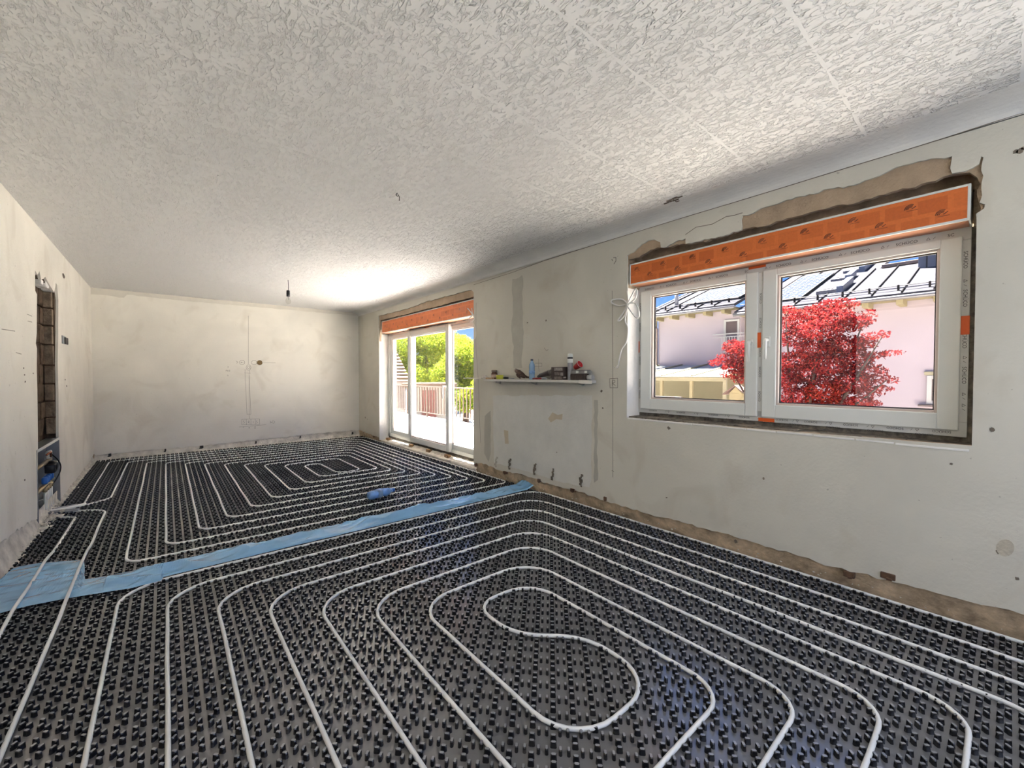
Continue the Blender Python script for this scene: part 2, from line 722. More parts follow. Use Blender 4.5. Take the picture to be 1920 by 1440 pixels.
ceil = MB()
ceil.box((XL - .3, YF - .3, ZCL), (.34, .3, ZCL + .2))
ceiling = tag(ceil.build('ceiling', M_CEIL), 'pale ceiling with rough structured relief', kind='structure')
cv = MB()
prof = [(0, ZCV - .004)]
for i in range(9):
    a = i / 8 * PI / 2
    prof.append((-.17 * (1 - math.cos(a)), ZCV + (ZCL - ZCV) * math.sin(a)))
for i in range(len(prof) - 1):
    (xa, za), (xb, zb) = prof[i], prof[i + 1]
    cv.add([(xa, YF, za), (xa, 0, za), (xb, 0, zb), (xb, YF, zb)], [(0, 1, 2, 3)])
tag(cv.build('cove', pm('cove_plaster', (226, 224, 218), .85, var=.05, vs_=3, bump=.35, bs=45), ceiling, smooth=True), 'smooth rounded edge of the ceiling above the window wall')

# --- window wall: plaster skin with ragged holes
to_r = lambda a, b: Vector((0, a, b))
win_px = ([(1175, 784), (1176, 640), (1176, 540), (1176, 479), (1187, 473), (1203, 458), (1220, 450), (1232, 452), (1238, 454), (1239, 464),
           (1250, 463), (1262, 456), (1273, 450), (1285, 447), (1285.5, 457), (1308, 453), (1333, 446.5), (1360, 441), (1390, 431),
           (1392, 404), (1412, 399.5), (1425, 391), (1442, 386), (1475, 374), (1500, 368), (1562, 353), (1600, 347), (1632, 335), (1650, 329),
           (1678, 314), (1710, 306), (1745, 297), (1785, 293), (1785, 325), (1808, 321.5), (1823, 315), (1836, 307), (1840, 293),
           (1844, 295), (1844, 330), (1840, 353), (1837, 380), (1847, 383), (1845, 391), (1830, 401), (1831, 410), (1831, 427), (1827, 640), (1822, 836),
           (1700, 827), (1500, 811), (1300, 794)])
win_loop = px_on(0, 0, win_px)
win_loop = win_loop[:3] + jag(win_loop[3:47], .022, .007, 3) + jag(win_loop[47:], .08, .002, 4)
door_px = [(711, 821), (711, 700), (710, 592), (730, 587), (752, 582), (768, 577), (781, 573), (797, 566), (823, 559), (845, 553), (865, 548), (884, 544), (888, 548), (888, 700), (888, 868)]
door_l = px_on(0, 0, door_px)
door_l = jag(door_l[:1] + door_l[1:3], .5, 0) + jag(door_l[2:13], .05, .006, 5)[1:] + door_l[13:]
bot_px = [(888, 868), (900, 868), (920, 874), (930, 880), (944, 884), (965, 887), (996, 895), (1015, 903), (1052, 914), (1080, 920), (1120, 934), (1180, 953), (1218, 964), (1263, 975),
          (1325, 992), (1387, 1010), (1447, 1027), (1500, 1043), (1563, 1063), (1680, 1093), (1813, 1127), (1920, 1153)]
bot = jag(px_on(0, 0, bot_px), .035, .009, 8)
outer = [(0, ZCV), (0, .13)] + jag([(0, .13), door_l[0]], .05, .012, 9)[1:-1] + door_l[:-1] + bot + [(-9.0, .15), (YF, .14), (YF, ZCV)]
wr = sheet([outer, win_loop], to_r, (.018, 0, 0)).build('wall_right', M_WALLR, origin=(0, -4.8, 0))
fix_normals(wr)
tag(wr, 'old plastered wall with window and patio door openings', kind='structure')

wy0, wy1, wz0 = -8.10, -6.165, .855      # masonry opening of the window
dy0, dy1 = -3.975, -.985                  # masonry opening of the patio door
ms = MB()
ms.box((.018, YF, .17), (.34, wy0, ZCL))
ms.box((.064, YF, .0), (.34, dy0, .17))
ms.box((.064, dy1, .0), (.34, .3, .17))
ms.box((.018, wy0, .17), (.34, wy1, wz0))
ms.box((.018, wy0, 2.36), (.34, wy1, ZCL))
ms.box((.2, wy0, 2.14), (.34, wy1, 2.36))
ms.box((.018, wy1, .17), (.34, dy0, ZCL))
ms.box((.018, dy0, 2.33), (.34, dy1, ZCL))
ms.box((.2, dy0, 2.14), (.34, dy1, 2.33))
ms.box((.018, dy1, .17), (.34, .3, ZCL))
ms.box((.12, wy0, 1.94), (.34, -8.072, 2.2)).box((.12, -6.188, 1.94), (.34, wy1, 2.2)).box((.236, wy0, 1.98), (.34, wy1, 2.15))
ms.box((.12, dy0, 1.94), (.34, -3.958, 2.2)).box((.12, -1.02, 1.94), (.34, dy1, 2.2)).box((.241, dy0, 1.98), (.34, dy1, 2.15))
ms.box((.018, dy0, -.15), (.34, dy1, .0))
tag(ms.build('masonry', M_RAW, wr), 'rough bare masonry behind the plaster')
# tan mortar layer exposed above the window, with the ragged edge of the dark gap
void_px = ([(1175, 784), (1177, 520), (1178, 487), (1193, 483), (1208, 476), (1220, 468), (1238, 464), (1262, 461), (1286, 458), (1308, 454), (1333, 448), (1360, 442), (1391, 431),
            (1420, 426), (1440, 423), (1457, 414), (1475, 409), (1491, 406), (1515, 399), (1537, 393), (1580, 383), (1620, 374), (1660, 364), (1703, 353), (1740, 341), (1782, 327),
            (1800, 325), (1818, 323), (1832, 332), (1838, 345), (1836, 380), (1831, 402), (1830, 500), (1822, 836)])
vl = px_on(0, .012, void_px)
vl = vl[:2] + jag(vl[2:32], .022, .010, 11) + vl[32:]
ml = sheet([[(-8.16, .82), (-8.16, 2.345), (-6.1, 2.345), (-6.1, .82)], vl], lambda a, b: Vector((.014, a, b)), (.03, 0, 0)).build('mortar_layer', M_MORTAR, wr)
fix_normals(ml)
tag(ml, 'tan mortar bared above the window')
dv_px = [(712, 640), (713, 601), (730, 597), (752, 591), (780, 584), (809, 577), (830, 572), (851, 566), (870, 561), (888, 556)]
dvl = jag(px_on(0, .012, dv_px), .05, .008, 13)
ml2 = sheet([[(-.9, dvl[0][1])] + dvl + [(-4.05, dvl[-1][1]), (-4.05, 2.345), (-.9, 2.345)]], lambda a, b: Vector((.014, a, b)), (.03, 0, 0)).build('mortar_layer', M_MORTAR, wr)
fix_normals(ml2)
tag(ml2, 'tan mortar bared above the patio door')
# plaster lining of the reveals
rv = MB()
rv.box((0.001, -6.182, .862), (.19, -6.165, 1.93), .004)
rv.box((0.001, -8.10, .875), (.2, -8.088, 1.95), .003)
rv.build('reveal', M_REVEAL, wr)
rv = MB().box((0.001, -1.008, .05), (.2, -.985, 1.94), .004)
rv.build('reveal', M_REVEAL, wr)
rv = MB().box((0.001, -3.975, .08), (.2, -3.962, 1.95), .004)
rv.build('reveal', M_REVEAL, wr)
# rough window ledge: mortar bed and split plaster lip
lg = MB()
for i in range(16):
    y0 = -8.09 + i * .12
    lg.box((.02 + rnd.uniform(0, .01), y0, .855), (.2, y0 + .12, .872 + rnd.uniform(-.002, .006)), .003)
lg.build('mortar_bed', M_FOAM, wr)
lp = MB()
y = -8.08
while y < -6.2:
    l = rnd.uniform(.1, .4)
    lp.box((-.004, y, .853 + rnd.uniform(-.003, .003)), (.02, min(-6.19, y + l - .006), .864 + rnd.uniform(-.003, .002)), .002)
    y += l
lp.build('plaster_lip', M_REVEAL, wr)

# patches and stains of other plasters on the window wall
def patch(pxs, mat, name='plaster_patch', seed=0, th=.0022, amp=.012, lift=None):
    l = px_on(0, 0, pxs)
    l = jag(l + [l[0]], .05, amp, seed)[:-1]
    o = sheet([l], lambda a, b: Vector((-th, a, b)), (th * .98, 0, 0)).build(name, mat, wr)
    fix_normals(o)
    return o


tag(patch([(961, 523), (979, 516), (980, 560), (981, 640), (979, 690), (963, 690), (964, 650), (959, 620), (962, 570)], M_PATCHG, seed=2, amp=.016), 'grey vertical strip of filler plaster')
patch([(924, 742), (1110, 741), (1109, 900), (1105, 914), (1050, 903), (990, 884), (927, 868), (925, 800)], M_PATCHW, seed=4, th=.0008, amp=.008)
patch([(1028, 785), (1036, 773), (1046, 778), (1055, 776), (1054, 787), (1043, 786), (1033, 792)], M_PATCHB, seed=5, amp=.006)
patch([(945, 806), (953, 808), (954, 832), (947, 832)], M_PATCHB, seed=6, amp=.006)
patch([(1114, 750), (1121, 750), (1119, 850), (1121, 900), (1114, 905)], M_PATCHG, seed=7, amp=.008, th=.0008)
patch([(909, 780), (920, 770), (920, 850), (916, 866), (908, 850)], M_PATCHG, seed=8, amp=.006, th=.0008)
patch([(1885 + 17 * math.cos(k_ * PI / 8), 1027 + 16 * math.sin(k_ * PI / 8)) for k_ in range(16)], pm('socket_filler', (196, 188, 168), .9, var=.12, vs_=20, bump=.3), 'filled_socket', seed=9, amp=.003)

# pencil marks, cracks, holes on the window wall
lift_r = Vector((-.0008, 0, 0))


def marks_r(name, polys, w, mat):
    m = MB()
    for pl in polys:
        ribbon(m, px_on(0, -.0006, pl), lambda a, b: Vector((-.0006, a, b)), w, lift_r)
    return m.build(name, mat, wr)


marks_r('pencil_mark', [[(1148, 545), (1149, 700), (1149, 895)], [(1147, 882), (1151, 884)], [(893, 568), (892, 640), (897, 720), (901, 830)]], .0035, M_PENCIL)
marks_r('pencil_mark', [[(1143, 710), (1158, 709), (1158, 727), (1144, 727), (1143, 710)], [(1148, 723), (1148, 713), (1153, 713), (1153, 717), (1148, 718), (1154, 723)]], .004, M_PENCIL)
marks_r('pencil_mark', [[(1147, 486), (1149, 489)], [(1150, 483), (1155, 483), (1155, 489), (1151, 495)]], .004, M_INK)
marks_r('pencil_mark', [[(1010, 673), (1010, 690)], [(1003, 681), (1016, 681), (1016, 687), (1003, 687)], [(1010, 690), (1011, 697)], [(1020, 652), (1025, 658), (1028, 655)]], .003, M_PENCIL)
marks_r('plaster_crack', [[(1285, 440), (1305, 426), (1322, 423), (1336, 420), (1362, 406), (1376, 404), (1392, 399)]], .004, M_CRACK)
marks_r('plaster_crack', [[(888, 534), (960, 511), (1020, 489), (1070, 473), (1125, 456), (1200, 433), (1288, 406), (1375, 380), (1480, 348), (1600, 311), (1700, 281), (1777, 257), (1860, 230), (1919, 211)]], .004, M_CRACK)


def blot(name, px, py, r, mat, X=-.0005, seed=0, parent=None):
    """small ragged hole or chip: shallow irregular disc let into the plaster"""
    rr = random.Random(seed)
    h = hit(px, py, 0, 0)
    l = [(h.y + r * rr.uniform(.6, 1.3) * math.cos(a), h.z + r * rr.uniform(.6, 1.3) * math.sin(a)) for a in [k * 2 * PI / 9 for k in range(9)]]
    o = sheet([l], lambda a, b: Vector((X - .0012, a, b)), (.0016, 0, 0)).build(name, mat, parent or wr)
    fix_normals(o)
    return o


for i, (px, py, r) in enumerate([(989, 605, .008), (1024, 601, .01), (1128, 733, .011), (1130, 765, .008), (1044, 848, .006), (1254, 803, .012), (1913, 283, .012), (1905, 284, .01), (1918, 278, .008),
                                 (685, 783, .02), (689, 786, .01), (1784, 870, .006), (1888, 1028, .02), (1872, 1035, .01), (1907, 1085, .008), (1250, 933, .006), (1432, 897, .008), (1380, 1015, .012), (1860, 805, .01)]):
    blot('plaster_hole', px, py, r, M_CRACK, seed=i)
# five chipped dowel holes under the shelf: a ragged pit with a dust streak
for i, (px, py) in enumerate([(931, 864), (956, 868), (1003, 877), (1037, 887), (1090, 899)]):
    h = hit(px, py, 0, 0)
    m = MB()
    for k in range(7):
        c = Vector((-.004 - .003 * k % 2, h.y - .012 + .006 * (k % 3) + rnd.uniform(-.006, .006), h.z + .04 - .016 * k))
        s = rnd.uniform(.008, .016) * (1 if k != 3 else 1.3)
        m.box(c - Vector((.004, s, s * .8)), c + Vector((.003, s, s * .8)), .003, None)
    tag(m.build('broken_dowel_hole', M_CRACK if i else M_PATCHG, wr), 'chipped dowel hole with crumbs')

# raw foot of the window wall: recessed mortar fillet, sloping to the mat
def foot(name, yA, yB, step, seed):
    r = random.Random(seed)
    m = MB()
    ys = [yA + (yB - yA) * i / max(1, int(abs(yB - yA) / step)) for i in range(int(abs(yB - yA) / step) + 1)]
    V = []
    for y in ys:
        a = r.uniform(-.006, .006)
        V += [(.066, y, -.004), (.058 + a * .4, y, .022 + a), (.034 + a * .8, y, .075 + a), (.017, y, .18)]
    Fc = []
    for i in range(len(ys) - 1):
        for k in range(3):
            Fc.append((i * 4 + k, i * 4 + k + 1, (i + 1) * 4 + k + 1, (i + 1) * 4 + k))
    m.add(V, Fc)
    return m.build(name, M_RAW, wr, smooth=True)


tag(foot('mortar_fillet', -9.5, dy0, .06, 41), 'sandy mortar fillet along the foot of the wall')
foot('mortar_fillet', dy1, -.02, .06, 42)

# --- back wall
to_b = lambda a, b: Vector((a, 0, b))
bb = px_on(1, 0, [(177, 853), (210, 851), (250, 847), (300, 842), (350, 838), (400, 834), (450, 828), (520, 821), (600, 812), (672, 805)])
bb = jag([(XL, bb[0][1])] + bb[1:-1] + [(XR, .13)], .05, .01, 21)
hc = hit(487, 680, 1, 0)
hole = [(hc.x + .042 * math.cos(k * PI / 8), hc.z + .042 * math.sin(k * PI / 8)) for k in range(16)]
wbk = sheet([[(XL, ZCL)] + bb + [(XR, ZCL)], hole], to_b, (0, .018, 0)).build('wall_back', M_WALL, origin=(XL / 2, 0, 0))
fix_normals(wbk)
tag(wbk, 'plain end wall with pencilled wiring sketch', kind='structure')
MB().box((XL - .3, .018, -.1), (.34, .3, ZCL)).build('masonry', M_RAW, wbk)
cup = MB().lathe([(.041, 0), (.041, .0175)], 16, T((hc.x, .0179, hc.z)) @ RX(PI / 2))
tag(MB().lathe([(.0405, -.016), (.0405, -.006)], 16, T((hc.x, 0, hc.z)) @ RX(PI / 2)).build('junction_hole', pm('brown_cavity', (120, 100, 66), .9, var=.2, vs_=30), wbk), 'round brown cable hole')
tag(sheet([jag([(XL, ZCL - .001), (XL, 2.335), (-3.6, 2.34), (-3.42, 2.325), (-3.36, 2.33), (-3.33, 2.375), (-2.6, 2.36), (-1.6, 2.365), (-.7, 2.37), (0, 2.372), (0, ZCL - .001)], .06, .006, 23)],
          lambda a, b: Vector((a, -.003, b)), (0, .0028, 0)).build('filler_strip', pm('pale_filler', (222, 217, 204), .9, var=.04, vs_=6, bump=.2), wbk), 'pale filler smeared along the top of the wall')


def marks_b(polys, w, mat=M_PENCIL):
    m = MB()
    for pl in polys:
        ribbon(m, px_on(1, -.0006, pl), lambda a, b: Vector((a, -.0006, b)), w, Vector((0, -.0008, 0)))
    o = m.build('pencil_mark', mat, wbk)
    return o


def ell(cx, cy, rx, ry, n=14):
    return [(cx + rx * math.cos(k * 2 * PI / n), cy + ry * math.sin(k * 2 * PI / n)) for k in range(n + 1)]


cb = lambda L: crop(400, 560, 5.144, L)
tag(marks_b([cb([(338, 165), (337, 630)]), cb([(480, 617), (600, 619)])], .0035), 'vertical pencil line with cross mark')
tag(marks_b([ell(454, 679.5, 5, 4), ell(476.5, 679.7, 5, 4), ell(466, 689, 4.3, 5.2), ell(466, 689, 2.2, 2.6, 8), cb([(218, 600), (235, 610), (225, 625)]), cb([(262, 615), (290, 615)]), cb([(270, 608), (272, 622)])], .004), 'pencilled circles for wall boxes')
tag(marks_b([cb([(305, 680), (305, 720), (325, 1115), (362, 1115), (345, 720), (352, 690)]), cb([(345, 720), (346, 1130), (348, 1160)]), cb([(300, 715), (360, 718)])], .003), 'pencilled cable duct')
tag(marks_b([cb([(275, 1163), (445, 1160), (447, 1212), (275, 1217), (275, 1163)]), cb([(318, 1163), (320, 1215)]), cb([(362, 1162), (362, 1214)]), cb([(405, 1161), (406, 1213)]),
             cb([(248, 1238), (510, 1215)]), cb([(300, 1175), (288, 1180), (302, 1195), (290, 1205)]), cb([(338, 1200), (338, 1178), (346, 1178), (346, 1190), (338, 1190), (350, 1203)]),
             cb([(384, 1178), (384, 1202)]), cb([(425, 1175), (414, 1180), (426, 1195), (414, 1205)]), cb([(285, 1245), (295, 1235)]), cb([(340, 1250), (352, 1245), (340, 1240)]), cb([(395, 1232), (408, 1234), (396, 1250), (412, 1250)])], .0032), 'pencilled row of four socket boxes')
tag(marks_b([cb([(545, 1180), (560, 1190), (545, 1200), (565, 1195)]), cb([(570, 1178), (568, 1198), (585, 1202), (592, 1188), (582, 1178), (570, 1178)])], .0032), 'pencilled number beside the socket row')
tag(marks_b([cb([(138, 650), (145, 658), (138, 668)]), cb([(120, 700), (126, 686), (132, 700)]), cb([(136, 688), (136, 700), (144, 700), (144, 688)]), cb([(150, 688), (162, 690), (150, 700), (162, 702)]), cb([(138, 732), (141, 748)]), cb([(136, 740), (144, 740)])], .0032), 'small pencilled arrow note')

# --- left wall with slot and assumed opening towards the added hall
to_l = lambda a, b: Vector((XL, a, b))
cl = lambda L: crop(0, 480, 2.769, L)
nl = [(182, 75), (183, 180), (192, 200), (191, 400), (186, 455), (192, 480), (191, 600), (194, 700), (197, 950)]
nr = [(305, 950), (303, 700), (300, 560), (302, 400), (303, 230), (300, 200), (296, 150), (290, 140), (282, 190), (270, 170), (252, 140), (235, 108), (226, 118), (214, 122), (205, 78), (196, 98)]
nleft = px_on(0, XL, cl(nl))
nright = px_on(0, XL, cl(nr))
NY0, NY1 = -3.36, -2.455
lb = jag([(0, .11), (-.6, .07), (-1.27, .055), (-2.0, .05), (NY1, .02)], .05, .008, 31)
lb2 = jag([(NY0, .09), (-3.55, .13), (-3.82, .16), (-4.3, .2), (-4.9, .17), (-6.0, .14)], .05, .015, 33)
# assumed hall doorway Y -7.75..-6.85
outl = [(0, ZCL)] + lb + nright + nleft + lb2 + [(-6.85, .14), (-6.85, 2.06), (-7.75, 2.06), (-7.75, .14), (YF, .14), (YF, ZCL)]
# keep the slot loop in order: up the far edge, over the ragged top, down the near edge
wl = sheet([outl], to_l, (-.018, 0, 0)).build('wall_left', M_WALL, origin=(XL, -4.8, 0))
fix_normals(wl)
tag(wl, 'plastered wall with a chased brick slot', kind='structure')
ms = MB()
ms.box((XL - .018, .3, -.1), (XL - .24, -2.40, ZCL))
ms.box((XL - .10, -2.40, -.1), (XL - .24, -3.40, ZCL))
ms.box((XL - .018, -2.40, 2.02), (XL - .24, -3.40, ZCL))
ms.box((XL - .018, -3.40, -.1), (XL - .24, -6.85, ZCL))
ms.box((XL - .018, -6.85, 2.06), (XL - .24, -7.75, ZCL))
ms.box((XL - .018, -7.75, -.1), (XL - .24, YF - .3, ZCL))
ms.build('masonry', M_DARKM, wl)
MB().box((XL - .018, -6.85, .1), (XL - .24, -6.84, 2.06)).build('reveal', M_REVEAL, wl)
MB().box((XL - .018, -7.75, .1), (XL - .24, -7.74, 2.06)).build('reveal', M_REVEAL, wl)
# blocks bared in the slot: back face courses and the sawn far cheek
z = .66
k = 0
while z < 2.0:
    hgt = rnd.uniform(.15, .2)
    top = min(2.0, z + hgt - .012)
    s = 0 if k % 2 else -.14
    for y0, y1 in ((-3.38 + .0, -3.0 + s * .6), (-2.985 + s * .6, -2.62 - s * .3), (-2.605 - s * .3, -2.41)):
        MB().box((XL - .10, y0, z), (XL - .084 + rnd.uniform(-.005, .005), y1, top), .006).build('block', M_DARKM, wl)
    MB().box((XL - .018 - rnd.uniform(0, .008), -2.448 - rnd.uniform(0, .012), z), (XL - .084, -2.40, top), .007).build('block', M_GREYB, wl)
    z += hgt
    k += 1
# plaster crumbs hanging at the slot head
m = MB()
for a, b, s in [(70, 528, .02), (80, 533, .03), (90, 541, .025), (101, 548, .02)]:
    h = hit(a, b, 0, XL - .04)
    m.box(h - Vector((.04, s * 2, s)), h + Vector((.03, s * 2, s)), .01)
m.build('broken_plaster_edge', M_REVEAL, wl)

# --- wall behind the photographer with a wide opening added for the fill lamp (out of frame)
wf = MB()
wf.box((XL - .3, YF - .3, -.1), (-3.2, YF, ZCL)).box((-.4, YF - .3, -.1), (.34, YF, ZCL)).box((-3.2, YF - .3, -.1), (-.4, YF, .45)).box((-3.2, YF - .3, 2.2), (-.4, YF, ZCL))
tag(wf.build('wall_front', M_WALL), 'plastered wall behind the room with an added wide opening', kind='structure')
# assumed hall added beyond the left doorway, enclosing its fill lamp
hl = MB()
hl.box((-6.2, -8.5, -.1), (-6.05, -5.8, ZCL)).box((-6.05, -5.95, -.1), (XL - .24, -5.8, ZCL)).box((-6.05, -8.5, -.1), (XL - .24, -8.35, ZCL))
tag(hl.build('wall_assumed_hall', M_WALL), 'plastered walls of the assumed hall beside the room', kind='structure')
tag(MB().box((-6.2, -8.5, -.15), (XL - .24, -5.8, 0)).build('floor_assumed_hall', M_CONC), 'concrete floor of the assumed hall', kind='structure')
tag(MB().box((-6.2, -8.5, ZCL), (XL - .3, -5.8, ZCL + .2)).build('ceiling_assumed_hall', M_WALL), 'plain ceiling of the assumed hall', kind='structure')

# ------------------------------------------------------------------ heating mats with studs
def rounded(path, r, seg=7):
    """polyline of (x, y[, r]) with rounded corners -> dense 2D points"""
    out = []
    n = len(path)
    for i, p in enumerate(path):
        a = Vector((p[0], p[1]))
        if i in (0, n - 1):
            out.append(a)
            continue
        rr = p[2] if len(p) > 2 else r
        u = (Vector(path[i - 1][:2]) - a)
        v = (Vector(path[i + 1][:2]) - a)
        rr_ = min(rr, u.length * .48, v.length * .48)
        u.normalize()
        v.normalize()
        ang = u.angle(v)
        tl = rr_
        p0, p1 = a + u * tl, a + v * tl
        for k in range(seg + 1):
            t = k / seg
            out.append(p0 * (1 - t) ** 2 * 1 + a * 2 * t * (1 - t) * 1 + p1 * t ** 2) if abs(ang - PI / 2) > .2 else out.append(
                (a + (u + v) * rr_) + (-(v) * math.cos(t * PI / 2) - u * math.sin(t * PI / 2)) * rr_)
    return out


NUBH = .019
_oct = []
for (a, b) in [(.0100, .0024), (.0066, .0056), (-.0066, .0056), (-.0100, .0024), (-.0100, -.0024), (-.0066, -.0056), (.0066, -.0056), (.0100, -.0024)]:
    _oct.append((a, b))


def nub_verts(ang):
    """elongated eight-sided stud, long side across direction ang"""
    c, s = math.cos(ang + PI / 2), math.sin(ang + PI / 2)
    V = []
    for z, k in ((0, 1.06), (NUBH * .85, .92), (NUBH, .74)):
        for a, b in _oct:
            V.append(((a * c - b * s) * k, (a * s + b * c) * k, z))
    Fc = []
    for lv in range(2):
        for i in range(8):
            j = (i + 1) % 8
            Fc.append((lv * 8 + i, lv * 8 + j, lv * 8 + 8 + j, lv * 8 + 8 + i))
    Fc.append(tuple(16 + i for i in range(8)))
    return V, Fc


NUBV = [nub_verts(a) for a in (PI / 4, -PI / 4)]


def build_mat(label, x0, x1, y0, y1, gx, gy, keep_single, extra_skip=None):
    root = thing('studded_heating_mat', ((x0 + x1) / 2, (y0 + y1) / 2, -.003), label, 'heating mat')
    org = ORG[root]
    MB().box((x0, y0, -.003), (x1, y1, 0.0)).build('base_sheet', M_MAT, root)
    pts = []
    i0, i1 = math.floor((x0 - gx) / .05), math.ceil((x1 - gx) / .05)
    j0, j1 = math.floor((y0 - gy) / .05), math.ceil((y1 - gy) / .05)
    for i in range(i0, i1 + 1):
        for j in range(j0, j1 + 1):
            if (i + j) % 2:
                continue
            cx, cy = gx + .05 * i, gy + .05 * j
            for sx in (-1, 1):
                for sy in (-1, 1):
                    x, y = cx + sx * .0157, cy + sy * .0157
                    if x0 + .012 < x < x1 - .012 and y0 + .012 < y < y1 - .012:
                        pts.append((x, y, 0 if sx * sy > 0 else 1))
    # studs seen largest: nearest to the camera and inside the frame
    singles = set()
    if keep_single:
        sc = []
        for k, (x, y, t) in enumerate(pts):
            d = Vector((x, y, .015)) - CAMP
            w = d.dot(_f)
            if w < .5:
                continue
            u, v = d.dot(_r) / w * F, -d.dot(_u) / w * F
            if abs(u) < 950 and -700 < v < 712:
                sc.append((w, k))
        sc.sort()
        singles = {k for _, k in sc[:keep_single]}
    proto = {}
    V, Fl, n = [], [], 0
    base = [np.array(NUBV[t][0]) for t in (0, 1)]
    fcs = [NUBV[t][1] for t in (0, 1)]
    quads, octs = [], []
    for k, (x, y, t) in enumerate(pts):
        if k in singles:
            if t not in proto:
                me = bpy.data.meshes.new('stud')
                me.from_pydata([tuple(q) for q in base[t]], [], fcs[t])
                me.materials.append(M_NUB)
                proto[t] = me
            o = link(bpy.data.objects.new('stud', proto[t]))
            o.parent = root
            o.location = Vector((x, y, 0)) - org
            continue
        V.append(base[t] + np.array((x - org.x, y - org.y, 0 - org.z)))
        for f in fcs[t]:
            Fl.append(tuple(q + n for q in f))
        n += 24
    me = bpy.data.meshes.new('stud_field')
    me.from_pydata(np.concatenate(V).tolist(), [], Fl)
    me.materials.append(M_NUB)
    o = link(bpy.data.objects.new('stud_field', me))
    o.parent = root
    ORG[o] = org
    tag(o, kind='stuff')
    return root


YJ = -4.80
build_mat('black studded heating mat by the end wall and patio door', XL + .01, .052, YJ + .004, -.02, -3.13, -4.62, 0)
build_mat('black studded heating mat on the window side of the blue film', XL + .01, .052, -9.2, YJ - .004, -3.125, -5.03, 300)

# ------------------------------------------------------------------ heating pipes
PR, PZ = .0082, .0125


def pipe(name, label, p2, zf):
    pts = []
    for q in p2:
        pts.append(Vector((q[0], q[1], zf(q))))
    # subdivide long straights a little so the pipe can waver
    out = [pts[0]]
    for a, b in zip(pts[:-1], pts[1:]):
        L = (b - a).length
        k = max(1, int(L / .12))
        for i in range(1, k + 1):
            c = a.lerp(b, i / k)
            if 0 < i < k:
                w = noise.noise(c * 2.1) * .004
                d = (b - a).normalized()
                c = c + Vector((-d.y, d.x, 0)) * w
                c.z = zf((c.x, c.y))
            out.append(c)
    root = thing(name, (out[0].x, out[0].y, 0), label, 'pipe')
    MB().tube(out, PR, 8).build('pipe_run', M_PIPE, root, smooth=True)
    return root


def z_default(q):
    return PZ


def z_near(q):
    x, y = q[0], q[1]
    if x < -3.2 and -5.25 < y < -4.05:       # rides over the wide end of the film
        t = min(1, min(abs(y + 5.25), abs(y + 4.05)) / .2)
        return PZ + .022 * t
    return PZ


# far loop: double spiral by the patio door (supply k even, return k odd)
fxl = lambda r: -3.13 + .2 * r
fyt = lambda k: -.22 - .2 * k
fyb = lambda r: -4.62 + .2 * r
fxr = [.02, -.13, -.23, -.33, -.43, -.53, -.63, -.73, -.83, -1.03]
A = [(-3.74, -2.79), (-3.60, -2.77, .05), (-3.515, -2.70, .06)]
A += [(-3.53, fyt(0), .11), (fxr[0], fyt(0), .14), (fxr[0], fyb(0), .1)]
for r in (0, 2, 4, 6):
    A += [(fxl(r), fyb(r), .11), (fxl(r), fyt(r + 2), .12), (fxr[r + 2], fyt(r + 2), .14), (fxr[r + 2], fyb(r + 2), .09)]
A += [(fxl(8), fyb(8), .12), (fxl(8), fyt(10), .11), (-1.33, fyt(10) + .02, .1), (-1.31, -2.95, .12), (-1.03, -2.95, .1), (-1.03, fyt(9) + .03, .14)]
B = [(-3.74, -2.84), (-3.62, -2.83, .05), (-3.45, -2.71, .1), (-3.345, -2.60, .06), (-3.33, fyt(1), .11), (fxr[1], fyt(1), .14), (fxr[1], fyb(1), .09)]
for r in (1, 3, 5, 7):
    B += [(fxl(r), fyb(r), .11), (fxl(r), fyt(r + 2), .12)]
    if r < 7:
        B += [(fxr[r + 2], fyt(r + 2), .14), (fxr[r + 2], fyb(r + 2), .09)]
far_path = A + B[::-1]
p_far = pipe('heating_pipe', 'white heating pipe wound in a double spiral by the patio door', rounded(far_path, .1), z_default)

# near loop under the window
nxl = lambda r: -3.125 + .2 * r
nyt = lambda r: -5.03 - .2 * r
nyb = lambda r: -8.93 + .2 * r
nxr = [.025, -.175, -.375, -.56, -.73, -.92, -1.125, -1.30]
A = [(-3.74, -2.90), (-3.68, -2.96, .04), (-3.60, -3.10, .05), (-3.515, -3.15, .05), (-3.526, nyb(0), .15), (nxr[0], nyb(0), .2), (nxr[0], nyt(0), .2)]
for r in (0, 2, 4):
    A += [(nxl(r), nyt(r), .22), (nxl(r), nyb(r + 2), .15), (nxr[r + 2], nyb(r + 2), .14), (nxr[r + 2], nyt(r + 2), .22)]
A += [(nxl(6), nyt(6), .2), (nxl(6), -7.33, .2), (-1.46, -7.33, .19), (-1.44, -6.98, .14), (-1.70, -6.74, .14), (-1.69, -6.43, .12)]
B = [(-3.74, -2.86), (-3.64, -2.90, .06), (-3.48, -2.96, .1), (-3.34, -3.08, .08), (-3.325, nyb(1), .15), (nxr[1], nyb(1), .2), (nxr[1], nyt(1), .22)]
for r in (1, 3, 5):
    B += [(nxl(r), nyt(r), .22), (nxl(r), nyb(r + 2), .15), (nxr[r + 2], nyb(r + 2), .14), (nxr[r + 2], nyt(7) if r == 5 else nyt(r + 2), .2)]
near_path = A + B[::-1]
p_near = pipe('heating_pipe', 'white heating pipe wound in a double spiral below the window', rounded(near_path, .2), z_near)
